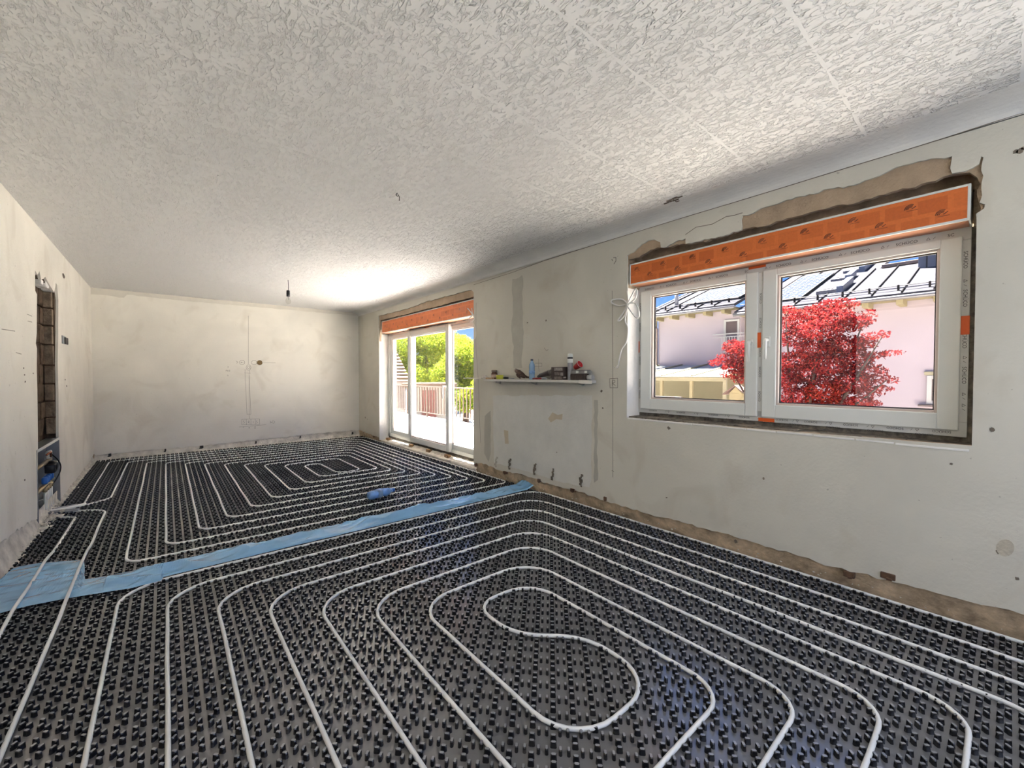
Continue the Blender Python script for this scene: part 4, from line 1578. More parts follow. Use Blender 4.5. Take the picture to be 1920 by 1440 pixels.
wire_px('cable_loop', [(1177, 570), (1165, 561), (1150, 562), (1148, 568), (1158, 573), (1172, 572), (1178, 570)], .006, wc)
wire_px('cable_loop', [(1176, 570), (1184, 552), (1193, 542), (1195, 548), (1189, 560), (1177, 571)], .006, wc)
wire_px('cable_loop', [(1176, 570), (1188, 568), (1198, 580), (1199, 592), (1193, 596), (1186, 588), (1177, 572)], .006, wc)
wire_px('cable_loop', [(1175, 571), (1168, 585), (1160, 600), (1163, 601), (1170, 590), (1176, 572)], .006, wc)
wire_px('cable_tail', [(1176, 545), (1176, 570), (1173, 600), (1178, 615), (1173, 640), (1166, 655), (1163, 672), (1158, 687), (1155, 690)], .006, wc)
wire_px('cable_core', [(1158, 684), (1153, 690), (1151, 688)], .0025, wc)
wire_px('cable_tie', [(1174, 569), (1179, 569), (1179, 573), (1174, 573), (1174, 569)], .004, wc)
# white cable at the right end of the patio door box
hk = hit(884, 594, 0, -.01)
wd = thing('cable_loop_bundle', (-.01, hk.y, 1.55), 'short white cable loop dangling at the patio door shutter box', 'cable')
wire_px('cable_loop', [(877, 578), (884, 590), (880, 598), (883, 604), (888, 598), (886, 588), (886, 578)], .006, wd, -.012)
wire_px('cable_tail', [(885, 600), (889, 612), (893, 625), (892, 634), (888, 634)], .003, wd, -.012)

# ------------------------------------------------------------------ shelf and what lies on it
SZ = 1.168
sh = thing('wall_shelf', (-.055, -5.1, 1.1), 'narrow pale shelf board on small brackets between door and window', 'shelf')
MB().box((-.125, -5.864, SZ - .024), (-.001, -4.345, SZ), .003).build('shelf_board', pm('shelf_paint', (214, 212, 204), .6, var=.07, vs_=6), sh)
for px in (932, 1000, 1088):
    y = hit(px, 724, 0, -.05).y
    m = MB()
    m.box((-.08, y - .012, SZ - .029), (-.002, y + .012, SZ - .0245), .002)
    m.box((-.008, y - .012, SZ - .055), (-.002, y + .012, SZ - .03), .002)
    m.tube([(-.07, y, SZ - .033), (-.04, y, SZ - .040), (-.008, y, SZ - .05)], .005, 6)
    m.build('bracket', pm('bracket_steel', (170, 168, 160), .5, .0, var=.2, vs_=20), sh)


def iy(u, X=-.06):
    return hit(880 + u / 7.385, 705, 0, X).y


def iz(v, X=-.06):
    return SZ + (527 - v) / 7.385 / 778.5 * 4.05


lath = tag(MB().box((-.05, iy(150), SZ + .001), (-.03, hit(880, 712, 0, -.04).y + .12, SZ + .012), .002).build('wood_lath', pm('pale_lath', (222, 218, 208), .6, var=.05)), 'thin pale lath sticking out beyond the shelf end', 'lath')
# rolled white cloth
m = MB()
for k in range(3):
    m.tube([(-.06 + .01 * k, iy(190 + 10 * k), SZ + .02 + .004 * k), (-.065, iy(225), SZ + .022), (-.06, iy(262), SZ + .014)], [.014, .018 - .003 * k, .008], 8)
tag(m.build('rolled_cloth', pm('white_cloth', (216, 212, 204), .85, var=.1, vs_=20, bump=.4), smooth=True), 'crumpled white rag at the end of the shelf', 'rag')
tag(MB().box((-.1, iy(350), SZ), (-.045, iy(262), SZ + .017), .003).build('wood_block', pm('light_wood', (198, 164, 122), .6, var=.12, vs_=30)), 'small flat offcut of light wood on the shelf', 'wood offcut')
# jar
t = thing('jam_jar', (-.055, iy(332), SZ), 'brown glass jar with a grey lid on the shelf', 'jar')
M0 = T((-.045, iy(332), SZ)) @ Matrix.Scale(1.18, 4)
MB().lathe([(.026, 0), (.031, .004), (.031, .052), (.025, .062), (.025, .07)], 14, M0).build('glass_body', pm('brown_glass', (112, 74, 52), .15, var=.15, vs_=20, coat=.5), t, True)
MB().lathe([(.028, .066), (.029, .068), (.029, .084), (.027, .086)], 14, M0).build('lid', pm('dull_lid', (128, 112, 98), .5, .2, var=.1), t, True)
MB().lathe([(.0315, .014), (.0315, .044)], 14, M0).build('paper_label', pm('label_paper', (190, 166, 146), .7, var=.15, vs_=40), t, True)
# tape roll: hollow ring
t = thing('adhesive_tape_roll', (-.095, iy(422, -.095), SZ), 'roll of yellow-green adhesive tape lying flat on the shelf', 'tape roll')
M0 = T((-.08, iy(422, -.08), SZ)) @ Matrix.Scale(1.12, 4)
n = 20
V, Fc = [], []
for (r, z) in ((.031, 0), (.036, 0), (.036, .042), (.031, .042)):
    V += [M0 @ Vector((r * math.cos(2 * PI * j / n), r * math.sin(2 * PI * j / n), z)) for j in range(n)]
for i in range(4):
    for j in range(n):
        Fc.append((i * n + j, i * n + (j + 1) % n, ((i + 1) % 4) * n + (j + 1) % n, ((i + 1) % 4) * n + j))
mk('tape_winding', V, Fc, pm('yellow_tape', (206, 204, 70), .4, var=.05), t, True)
V = []
for (r, z) in ((.028, 0), (.0308, 0), (.0308, .042), (.028, .042)):
    V += [M0 @ Vector((r * math.cos(2 * PI * j / n), r * math.sin(2 * PI * j / n), z)) for j in range(n)]
mk('card_core', V, Fc, pm('card_core', (150, 124, 92), .8, var=.1), t, True)
# screwdriver
t = thing('screwdriver', (-.075, iy(540), SZ), 'black screwdriver lying behind the tape roll', 'screwdriver')
MB().tube([(-.07, iy(485), SZ + .013), (-.068, iy(500), SZ + .014), (-.066, iy(545), SZ + .013)], [.009, .013, .010], 8).build('grip', M_BLACK, t, True)
MB().tube([(-.066, iy(545), SZ + .013), (-.062, iy(622), SZ + .008)], .0035, 6).build('blade', M_GALV, t, True)
tag(MB().box((-.115, iy(745), SZ + .0005), (-.03, iy(560), SZ + .003)).build('paper_sheet', pm('paper', (226, 222, 212), .8, var=.05)), 'loose white paper sheet lying on the shelf', 'paper')
# work glove: palm, cuff, fingers
t = thing('work_glove', (-.06, iy(720), SZ), 'crumpled brown work glove with a pale cuff lying on the paper', 'glove')
GL = pm('brown_leather', (88, 66, 54), .75, var=.25, vs_=25, bump=.5, bs=90)
m = MB()
m.tube([(-.06, iy(650), iz(398)), (-.065, iy(690), iz(425)), (-.06, iy(735), iz(465)), (-.06, iy(765), iz(485))], [.018, .03, .028, .02], 10)
m.build('palm', GL, t, True)
for k in range(4):
    MB().tube([(-.085 + .018 * k, iy(738), iz(470)), (-.09 + .02 * k, iy(770), iz(470 + 8 * k)), (-.088 + .02 * k, iy(800 + 5 * k), iz(500))], [.011, .011, .007], 8).build('finger', GL, t, True)
MB().tube([(-.09, iy(690), iz(455)), (-.1, iy(715), iz(480)), (-.1, iy(745), iz(508))], [.012, .011, .007], 8).build('thumb', GL, t, True)
MB().tube([(-.06, iy(636), iz(388)), (-.06, iy(648), iz(397))], [.019, .021], 10).build('cuff', pm('cuff_cloth', (204, 192, 178), .85, var=.1), t, True)


def bottle(name, label, M0, s, mat, capm, cat='bottle'):
    t = thing(name, M0.translation, label, cat)
    body = [(.026, 0), (.032, .006), (.033, .03), (.031, .05), (.033, .056), (.033, .1), (.030, .118), (.032, .124), (.0325, .145), (.030, .165), (.02, .188), (.0125, .198), (.0125, .206)]
    MB().lathe([(r * s, z * s) for r, z in body], 16, M0).build('bottle_body', mat, t, True)
    MB().lathe([(r * s, z * s) for r, z in [(.0145, .206), (.015, .208), (.015, .222), (.014, .224)]], 12, M0).build('cap', capm, t, True)
    MB().lathe([(r * s, z * s) for r, z in [(.0336, .06), (.0336, .098)]], 16, M0).build('label_band', pm('bottle_label', (118, 156, 198), .5, var=.2, vs_=40), t, True)
    return t


M_PET = pm('blue_pet', (158, 192, 222), .2, var=.06, coat=.6)
nt = M_PET.node_tree
_b = nt.nodes['Principled BSDF']
_o = [n for n in nt.nodes if n.type == 'OUTPUT_MATERIAL'][0]
_t = nt.nodes.new('ShaderNodeBsdfTransparent')
_t.inputs[0].default_value = (.7, .85, 1, 1)
_m = nt.nodes.new('ShaderNodeMixShader')
_m.inputs[0].default_value = .25
nt.links.new(_b.outputs[0], _m.inputs[1])
nt.links.new(_t.outputs[0], _m.inputs[2])
nt.links.new(_m.outputs[0], _o.inputs[0])
bottle('water_bottle', 'blue plastic water bottle standing on the shelf', T((-.07, iy(866, -.07), SZ)), .92, M_PET, pm('dark_cap', (58, 66, 84), .5))
# red-handled pliers
t = thing('pliers', (-.1, iy(1000, -.1), SZ), 'pliers with red grips lying in front of the bottle', 'pliers')
RED = pm('red_grip', (158, 48, 46), .5, var=.12)
for k in (-1, 1):
    MB().tube([(-.1 + .008 * k, iy(1010, -.1), SZ + .012), (-.1 + .02 * k, iy(960, -.1), SZ + .012), (-.1 + .012 * k, iy(893, -.1), SZ + .011)], [.006, .009, .007], 8).build('grip', RED, t, True)
MB().tube([(-.1, iy(1005, -.1), SZ + .012), (-.1, iy(1030, -.1), SZ + .012), (-.1, iy(1075, -.1), SZ + .011)], [.012, .014, .004], 8).build('jaws', M_GALV, t, True)
# angle grinder
t = thing('angle_grinder', (-.05, iy(1050), SZ), 'dark angle grinder lying behind the pliers', 'power tool')
GD = pm('grinder_body', (72, 66, 64), .5, var=.12)
MB().tube([(-.045, iy(935), iz(485)), (-.045, iy(970), iz(468)), (-.045, iy(1060), iz(440)), (-.045, iy(1105), iz(428))], [.012, .02, .026, .028], 12).build('motor_housing', GD, t, True)
MB().tube([(-.045, iy(1105), iz(428)), (-.045, iy(1122), iz(422))], [.028, .024], 12).lathe([(.022, 0), (.024, .01), (.02, .04), (.012, .05)], 12, T((-.045, iy(1118), iz(455)))).build('gear_head', pm('grinder_head', (110, 106, 102), .4, .4), t, True)
MB().lathe([(.03, 0), (.03, .004)], 18, T((-.06, iy(1105), iz(505)))).build('disc', M_BLACK, t, True)
# printed carton
t = thing('cardboard_carton', (-.06, iy(1240), SZ), 'dark printed carton beside the sealant cartridge', 'carton')
ya, yb = iy(1352), iy(1178)
CT = pm('dark_carton', (76, 64, 58), .75, var=.15, vs_=30)
MB().box((-.105, ya, SZ), (-.015, yb, iz(356)), .003).build('carton_body', CT, t)
for k, (u0, u1, v0, v1) in enumerate([(1175, 1290, 365, 405), (1180, 1250, 425, 465), (1262, 1300, 430, 470), (1175, 1285, 480, 515), (1300, 1340, 485, 505)]):
    MB().box((-.1062, iy(u1, -.105), iz(v1)), (-.1052, iy(u0, -.105), iz(v0))).build('printed_panel', pm('carton_print%d' % (k % 2), ((158, 150, 142), (124, 112, 104))[k % 2], .7, var=.3, vs_=60), t)
# sealant cartridge
t = thing('sealant_cartridge', (-.085, iy(1396, -.085), SZ), 'grey and white sealant cartridge standing upright', 'cartridge')
M0 = T((-.085, iy(1396, -.085), SZ))
hC = iz(185) - SZ
MB().lathe([(.024, 0), (.0245, .004), (.0245, hC * .64), (.024, hC * .65)], 16, M0).build('tube', pm('cartridge_grey', (148, 148, 150), .4, var=.12, vs_=30), t, True)
MB().lathe([(.0245, hC * .65), (.025, hC * .66), (.025, hC * .82)], 16, M0).build('white_band', M_PVC, t, True)
MB().lathe([(.0252, hC * .80), (.0252, hC * .86)], 16, M0).build('dark_band', M_BLACK, t, True)
MB().lathe([(.025, hC * .86), (.024, hC * .95), (.02, hC * .99), (.008, hC)], 16, M0).build('cap', M_PVC, t, True)
# stack: dark sanding block, tin case, cup, mug
t = tag(MB().box((-.11, iy(1640), SZ), (-.03, iy(1448), iz(447)), .006).build('sanding_block', pm('dark_block', (76, 64, 58), .85, var=.2, vs_=40, bump=.4)), 'dark brown block under the tin case', 'block')
t = thing('tin_case', (-.06, iy(1560), iz(447)), 'flat grey tin case lying on the dark block', 'tin')
zc = iz(446.5)
MB().box((-.11, iy(1675), zc), (-.03, iy(1452), zc + .028), .004).build('case_body', pm('tin_grey', (146, 146, 144), .4, .3, var=.12, vs_=20), t)
MB().box((-.112, iy(1650), zc + .028), (-.028, iy(1465), zc + .035), .003).build('case_lid', pm('tin_lid', (120, 120, 120), .4, .3, var=.1), t)
for u in (1490, 1610):
    MB().box((-.1125, iy(u + 22, -.11), zc + .006), (-.1095, iy(u - 14, -.11), zc + .026), .001).build('label', M_PVC, t)
zc += .0355
t = thing('plastic_cup', (-.07, iy(1500), zc), 'red plastic cup tipped over on the tin case', 'cup')
cy = iy(1490)
V, Fc = [], []
M0 = T((-.07, cy + .012, zc + .0205)) @ RX(math.radians(62)) @ Matrix.Scale(1.1, 4)
n = 18
prof = [(.020, 0), (.0295, .058), (.031, .060), (.0285, .058), (.019, .004)]
for (r, z) in prof:
    V += [M0 @ Vector((r * math.cos(2 * PI * j / n), r * math.sin(2 * PI * j / n), z)) for j in range(n)]
for i in range(len(prof) - 1):
    for j in range(n):
        Fc.append((i * n + j, i * n + (j + 1) % n, (i + 1) * n + (j + 1) % n, (i + 1) * n + j))
Fc.append(tuple(range(n))[::-1])
Fc.append(tuple((len(prof) - 1) * n + j for j in range(n)))
mk('cup_wall', V, Fc, pm('red_cup', (196, 30, 34), .3, var=.06), t, True)
MB().tube([M0 @ Vector((.0305 * math.cos(2 * PI * j / 16), .0305 * math.sin(2 * PI * j / 16), .06)) for j in range(16)], .0016, 5, closed=True).build('rim', M_PVC, t, True)
t = thing('drinking_mug', (-.075, iy(1680), SZ), 'small white mug lying next to the dark block', 'mug')
M0 = T((-.075, iy(1690), SZ + .0245)) @ RX(PI / 2)
MB().lathe([(.018, -.028), (.023, -.024), (.024, .03), (.0225, .031), (.0215, .028), (.02, -.015)], 16, M0).build('mug_body', pm('mug_white', (196, 196, 192), .3, var=.05), t, True)
MB().tube([(-.075, iy(1690) + .012, SZ + .049), (-.075, iy(1690) + .004, SZ + .062), (-.075, iy(1690) - .012, SZ + .060), (-.075, iy(1690) - .018, SZ + .048)], .004, 6).build('mug_handle', pm('mug_white', (196, 196, 192)), t, True)
m = MB()
V = [(-.135, iy(1705, -.13), SZ + .0015), (-.135, iy(1520, -.13), SZ + .0015), (-.06, iy(1540), SZ + .0015), (-.06, iy(1740), SZ + .0015), (-.137, iy(1705, -.13), SZ - .03), (-.137, iy(1520, -.13), SZ - .028)]
tag(mk('paper_note', V + [(a + .0006, b, c - .0008) for a, b, c in V], [(0, 1, 2, 3), (4, 5, 1, 0), (9, 8, 7, 6), (6, 7, 11, 10), (0, 3, 9, 6), (3, 2, 8, 9), (2, 1, 7, 8), (1, 5, 11, 7), (5, 4, 10, 11), (4, 0, 6, 10)], pm('paper', (226, 222, 212))), 'white paper folded over the shelf front', 'paper')

# flattened bottle on the mat
hb = hit(709, 929, 2, .05)
a0, a1 = hit(692, 933, 2, .04), hit(727, 924, 2, .04)
d = (a1 - a0)
ang = math.atan2(d.y, d.x)
M0 = T((a0.x, a0.y, .056)) @ RZ(ang) @ RY(PI / 2) @ Matrix.Diagonal((1.0, 1.2, 1, 1))
M_PET2 = pm('deep_blue_pet', (110, 160, 226), .15, var=.2, vs_=20, coat=.6)
bt = bottle('crushed_bottle', 'crushed blue plastic bottle lying on the far mat', M0, 1.25, M_PET2, M_BLUEP)
for o in bt.children:
    if o.name.startswith('bottle_body'):
        for v in o.data.vertices:
            nn = noise.noise(v.co * 30)
            v.co.z += nn * .012

# ------------------------------------------------------------------ outside: terrace, railing, ground
OG = -2.4
M_TERR = pm('terrace_tile', (240, 234, 228), .6, var=.06, vs_=3, bump=.1, bs=30)
M_GRND = pm('pale_gravel', (172, 166, 156), .95, var=.15, vs_=2, bump=.6, bs=20)
tag(MB().box((.34, -60, OG - .3), (80, 80, OG)).build('ground', M_GRND), 'pale gravel yard outside', kind='structure')
terr = tag(MB().box((.42, -5.2, -.25), (3.05, 6.5, -.03)).build('terrace', M_CONC), 'sunlit tiled terrace outside the patio door', kind='structure')
M_JOINT = M_CONC
tl = None
for i in range(4):
    for j in range(19):
        x0, y0 = .43 + i * .65, -5.18 + j * .61
        lo, hi = Vector((x0, y0, -.03)), Vector((min(3.04, x0 + .64), min(6.49, y0 + .60), -.008))
        MB().box(lo, hi).build('tile', M_TERR, terr)
# unseen overhang added to keep the sun out of the windows
tag(MB().box((.34, YF - .3, 2.75), (.9, 6.0, 2.95)).box((.34, YF - .3, ZCL), (.5, 6.0, 2.75)).build('sun_block_slab', M_REVEAL), 'added slab above the windows that blocks the sun', kind='structure')
tag(MB().box((.02, .3, OG), (.34, 6.0, 2.75)).build('wall_outer', M_REVEAL), 'outer wall of this house beside the terrace', kind='structure')

# iron railing
rl = thing('terrace_railing', (2.93, .5, -.01), 'brown iron railing with slim balusters around the terrace', 'railing')
M_IRON = pm('brown_iron', (70, 54, 42), .6, .2, var=.12)
RXX = 2.93
MB().box((RXX - .025, -5.1, .86), (RXX + .025, 6.4, .89), .004).build('top_rail', M_IRON, rl)
MB().box((RXX - .012, -5.1, .10), (RXX + .012, 6.4, .125)).build('bottom_rail', M_IRON, rl)
me = None
y = -5.0
k = 0
while y < 6.4:
    if k % 8 == 0:
        MB().box((RXX - .02, y - .02, -.008), (RXX + .02, y + .02, .86)).build('post', M_IRON, rl)
    else:
        if me is None:
            b0 = MB().box((RXX - .012, y - .012, .125), (RXX + .012, y + .012, .86)).build('baluster', M_IRON, rl)
            me, ybase = b0.data, y
        else:
            o = link(bpy.data.objects.new('baluster', me))
            o.parent = rl
            o.location = (0, y - ybase, 0)
    y += .16
    k += 1

# ------------------------------------------------------------------ trees
def leaf_cloud(name, blobs, n, size, mats, parent, seed, flat=.35):
    """many small folded leaves spread through ellipsoid clumps"""
    r = np.random.default_rng(seed)
    vol = np.array([b[1] * b[1] * b[2] for b in blobs])
    cnt = r.multinomial(n, vol / vol.sum())
    P = []
    for (c, rx, rz), k in zip(blobs, cnt):
        d = r.normal(size=(k, 3))
        d /= np.linalg.norm(d, axis=1)[:, None]
        rad = r.uniform(.35, 1, k) ** .6
        P.append(np.array(c) + d * rad[:, None] * np.array((rx, rx, rz)))
    P = np.concatenate(P)
    k = len(P)
    nrm = r.normal(size=(k, 3)) * np.array((1, 1, flat)) + np.array((0, 0, .8))
    nrm /= np.linalg.norm(nrm, axis=1)[:, None]
    t = r.normal(size=(k, 3))
    t -= nrm * (t * nrm).sum(1)[:, None]
    t /= np.linalg.norm(t, axis=1)[:, None]
    b = np.cross(nrm, t)
    s = size * r.uniform(.6, 1.3, k)[:, None]
    V = np.stack([P - t * s, P - b * s * .45 + nrm * s * .12, P + t * s, P + b * s * .45 + nrm * s * .12], 1).reshape(-1, 3)
    org = np.array(ORG[parent])
    me = bpy.data.meshes.new(name)
    idx = np.arange(k * 4).reshape(-1, 4)
    fc = np.concatenate([idx[:, [0, 1, 2]], idx[:, [0, 2, 3]]])
    me.from_pydata((V - org).tolist(), [], fc.tolist())
    for m in mats:
        me.materials.append(m)
    mi = r.integers(0, len(mats), k)
    me.polygons.foreach_set('material_index', np.concatenate([mi, mi]).astype(np.int32))
    me.update()
    o = link(bpy.data.objects.new(name, me))
    o.parent = parent
    tag(o, kind='stuff')
    return o


def leafm(name, rgb, tr=.6):
    m = pm(name, rgb, .8, var=.2, vs_=1.5, spec=.08)
    nt = m.node_tree
    b = nt.nodes['Principled BSDF']
    o = [n for n in nt.nodes if n.type == 'OUTPUT_MATERIAL'][0]
    t = nt.nodes.new('ShaderNodeBsdfTranslucent')
    t.inputs[0].default_value = (*lin(rgb), 1)
    mx = nt.nodes.new('ShaderNodeMixShader')
    mx.inputs[0].default_value = tr
    nt.links.new(b.outputs[0], mx.inputs[1])
    nt.links.new(t.outputs[0], mx.inputs[2])
    nt.links.new(mx.outputs[0], o.inputs[0])
    return m


M_BARK = pm('bark', (58, 42, 34), .9, var=.25, vs_=12, bump=.6)
RL = [leafm('red_leaf_a', (122, 28, 26), .45), leafm('red_leaf_b', (102, 20, 24), .45), leafm('red_leaf_c', (134, 46, 40), .45), leafm('red_leaf_d', (82, 20, 26), .4)]
MX = 6.0
mp = thing('red_maple', (MX + .2, -5.6, OG), 'red-leaved maple tree standing outside the window', 'tree')
cV = lambda L: crop(1420, 460, 4.363, L)
cW = lambda L: crop(1200, 460, 4.364, L)
blobs = []
for (u, v, r, rz, dx) in [(230, 560, .28, .22, 0), (330, 640, .34, .24, .3), (460, 560, .30, .24, .1), (560, 510, .26, .22, .2), (700, 490, .26, .2, .3), (620, 600, .36, .28, 0), (520, 690, .38, .28, -.2),
                          (300, 760, .36, .26, .2), (760, 640, .30, .24, .1), (900, 560, .16, .13, .3), (860, 620, .2, .14, .2), (960, 740, .2, .1, -.2), (1040, 715, .1, .06, -.2), (860, 800, .26, .18, .1),
                          (700, 820, .40, .3, .2), (480, 850, .40, .28, 0), (300, 950, .40, .3, .1), (230, 1100, .34, .3, 0), (420, 1050, .40, .3, .2), (600, 980, .40, .3, 0), (800, 930, .34, .22, .1),
                          (960, 900, .22, .1, 0), (1100, 880, .18, .07, 0), (900, 1030, .30, .2, .1), (1060, 1100, .18, .1, 0), (1030, 1170, .18, .08, .1), (760, 1120, .40, .3, .1), (560, 1180, .40, .3, 0),
                          (360, 1230, .36, .26, .1), (900, 1210, .24, .14, .2), (820, 1280, .34, .14, .1), (960, 1300, .14, .06, 0), (650, 1330, .44, .3, .2), (400, 1380, .44, .3, .2), (200, 1330, .34, .3, .2)]:
    h = hit(*cV([(u, v)])[0], 0, MX + dx)
    blobs.append(((MX + dx, h.y, h.z), r * .92, rz * .66))
for (u, v, r, rz, dx) in [(620, 960, .16, .08, -.2), (700, 930, .22, .12, 0), (780, 990, .26, .16, 0), (760, 830, .22, .16, .1), (840, 860, .26, .2, 0), (860, 1000, .28, .2, .1), (740, 1060, .2, .1, -.1), (850, 1100, .22, .1, 0), (920, 930, .3, .3, .2), (960, 1050, .3, .25, .2)]:
    h = hit(*cW([(u, v)])[0], 0, MX + dx)
    blobs.append(((MX + dx, h.y, h.z), r, rz))
leaf_cloud('foliage', blobs, 30000, .029, RL, mp, 3)
tb = Vector((MX + .2, -5.7, OG))
MB().tube([tb, tb + Vector((0, .05, 1.4)), tb + Vector((-.02, .02, 2.4))], [.13, .11, .08], 8).build('trunk', M_BARK, mp, True)
for i, bl in enumerate(blobs[::3]):
    c = Vector(bl[0])
    s = tb + Vector((0, .03, 1.2 + .09 * (i % 12)))
    MB().tube([s, s.lerp(c, .5) + Vector((0, 0, .12)), c], [.045, .028, .008], 6).build('branch', M_BARK, mp, True)

GLm = [leafm('green_leaf_a', (122, 134, 34)), leafm('green_leaf_b', (142, 146, 44)), leafm('green_leaf_c', (92, 116, 34)), leafm('green_leaf_d', (112, 126, 28))]


def tree(label, px, py_top, dist, w, seed, n, group=None, green=GLm, base=OG, squash=.62):
    """broad-leaved tree: its crown top is on the pixel row, its distance given in metres"""
    d = ray(px, 705)
    d.z = 0
    d.normalize()
    p = CAMP + d * dist
    dt = ray(px, py_top)
    top = CAMP.z + dist * dt.z / math.hypot(dt.x, dt.y)
    t = thing('leafy_tree', (p.x, p.y, base), label, 'tree', group)
    r = random.Random(seed)
    bl = []
    hh = top - base
    for k in range(16):
        a = r.uniform(0, 2 * PI)
        q = r.uniform(0, .75) * w
        z = base + hh * r.uniform(.42, .86)
        s = w * r.uniform(.28, .42)
        bl.append(((p.x + q * math.cos(a), p.y + q * math.sin(a), z), s, min(s * .8, (top - z) * .98 + .1)))
    bl.append(((p.x, p.y, top - w * .3), w * .4, w * .3))
    leaf_cloud('crown', bl, n * 3, .075, green, t, seed)
    MB().tube([(p.x, p.y, base), (p.x + .1, p.y, base + hh * .4), (p.x, p.y + .1, base + hh * .7)], [.22, .17, .1], 8).build('trunk', M_BARK, t, True)
    for k in range(5):
        c = Vector(bl[k * 3][0])
        s = Vector((p.x, p.y, base + hh * (.3 + .06 * k)))
        MB().tube([s, s.lerp(c, .55) + Vector((0, 0, .2)), c], [.1, .06, .02], 6).build('branch', M_BARK, t, True)
    return t


tree('tall yellow-green tree with a gap in its crown behind the patio railing', 800, 612, 33, 3.9, 11, 16000)
tree('dense green tree beyond the barn seen through the narrow pane', 752, 622, 38, 3.2, 12, 10000)
tree('green tree behind the right-hand part of the patio door', 872, 640, 24, 2.4, 13, 10000)
tree('bright yellow-green tree at the very edge of the patio door view', 842, 622, 42, 3.6, 14, 12000)
tree('low dark hedge tree behind the railing', 920, 690, 17, 1.8, 15, 7000)
for i, (px, d_, w_, hgt, lab) in enumerate(((858, 13.5, .8, 1.9, 'dark green shrub against the railing in the right-hand pane'), (882, 12, .6, 1.8, 'rounded yellow-green bush beside the dark shrub'), (786, 12.6, .55, 1.7, 'tangled green shrub beside the maroon door'), (806, 14.5, .8, .9, 'low flowering shrub below the maroon door'), (750, 18, .7, .9, 'small green bush at the corner of the barn'))):
    d = ray(px, 705); d.z = 0; d.normalize()
    p = CAMP + d * d_
    t = thing('garden_shrub', (p.x, p.y, OG), lab, 'shrub')
    bl = [((p.x + rnd.uniform(-.4, .4) * w_, p.y + rnd.uniform(-.4, .4) * w_, OG + hgt * f), w_ * .55, hgt * .22) for f in (.25, .45, .6, .75)]
    leaf_cloud('foliage', bl, 2200, .07, GLm if i != 0 else [GLm[2], leafm('dark_leaf', (56, 56, 34))], t, 40 + i)
    MB().tube([(p.x, p.y, OG), (p.x, p.y, OG + hgt * .5)], [.05, .03], 6).build('stem', M_BARK, t, True)

# ------------------------------------------------------------------ barn and low building across the yard
def place(px, dist):
    d = ray(px, 705); d.z = 0; d.normalize()
    return CAMP + d * dist, d


p, d = place(738, 21)
side = Vector((d.y, -d.x, 0))
bn = thing('barn', (p.x, p.y, OG), 'barn with a steep brown tiled roof across the yard', 'barn')
M_BARN = pm('barn_wall', (146, 138, 134), .9, var=.08)
M_TILE = [pm('roof_tile_%d' % i, c, .8, var=.1) for i, c in enumerate(((116, 86, 68), (126, 96, 78), (104, 76, 60)))]
ez = CAMP.z + 21 * (705 - 716) / F
def P3(s, t, z):
    return p + side * s + d * t + Vector((0, 0, z - p.z))
rt = P3(.72, 0, 0)
def prism(m, quad, z0, z1):
    V = [Vector((q.x, q.y, z0)) for q in quad] + [Vector((q.x, q.y, z1)) for q in quad]
    m.add(V, [(3, 2, 1, 0), (4, 5, 6, 7), (0, 1, 5, 4), (1, 2, 6, 5), (2, 3, 7, 6), (3, 0, 4, 7)])
    return m
prism(MB(), [P3(-5, 0, 0), P3(.55, 0, 0), P3(.55, 5, 0), P3(-5, 5, 0)], OG, ez).build('wall', M_BARN, bn)
rz1 = ez + 2.6
# roof seen on its slope: courses of tiles falling towards the viewer, gable edge on the right
nco = 16
for k in range(nco):
    t0, t1 = k / nco, (k + 1) / nco
    e = .82 - 1.15 * t0
    e1 = .82 - 1.15 * t1
    x0, z0 = -.35 + 2.4 * t0, ez - .05 + (rz1 - ez) * t0
    x1, z1 = -.35 + 2.4 * t1, ez - .05 + (rz1 - ez) * t1
    a, b, c, dd = P3(-5, x0, z0), P3(e, x0, z0), P3(e1, x1, z1 - .04), P3(-5, x1, z1 - .04)
    up = Vector((0, 0, .06))
    V = [a, b, c, dd, a + up, b + up, c + up * .4, dd + up * .4]
    mk('tile_course', V, [(3, 2, 1, 0), (4, 5, 6, 7), (0, 1, 5, 4), (1, 2, 6, 5), (2, 3, 7, 6), (3, 0, 4, 7)], M_TILE[k % 3], bn)
prism(MB(), [P3(-.28, -.05, 0), P3(.1, -.05, 0), P3(.1, .0, 0), P3(-.28, .0, 0)], ez - .95, ez - .35).build('window', pm('barn_window', (120, 104, 92), .3, var=.1), bn)
prism(MB(), [P3(-.32, -.09, 0), P3(.14, -.09, 0), P3(.14, -.05, 0), P3(-.32, -.05, 0)], ez - 1.0, ez - .95).build('window_sill', M_BARN, bn)

p, d = place(808, 16)
side = Vector((d.y, -d.x, 0))
lo_ = thing('garden_house', (p.x, p.y, OG), 'low white garden house with a maroon door and flat brown roof', 'house')
ez = CAMP.z + 16 * (705 - 727) / F
prism(MB(), [P3(-.85, 0, 0), P3(.75, 0, 0), P3(.75, 1.6, 0), P3(-.85, 1.6, 0)], OG, ez).build('wall', pm('white_render', (160, 155, 148), .85, var=.05), lo_)
prism(MB(), [P3(-1.05, -.4, 0), P3(.95, -.4, 0), P3(.95, 1.8, 0), P3(-1.05, 1.8, 0)], ez, ez + .14).build('flat_roof', pm('brown_roof', (92, 74, 58), .8, var=.1), lo_)
prism(MB(), [P3(-.35, -.04, 0), P3(.2, -.04, 0), P3(.2, .02, 0), P3(-.35, .02, 0)], OG, ez - .12).build('door', pm('maroon_paint', (110, 56, 50), .5, var=.1), lo_)
prism(MB(), [P3(-.4, -.07, 0), P3(-.35, -.07, 0), P3(-.35, 0, 0), P3(-.4, 0, 0)], OG, ez - .08).build('door_jamb', M_BARN, lo_)
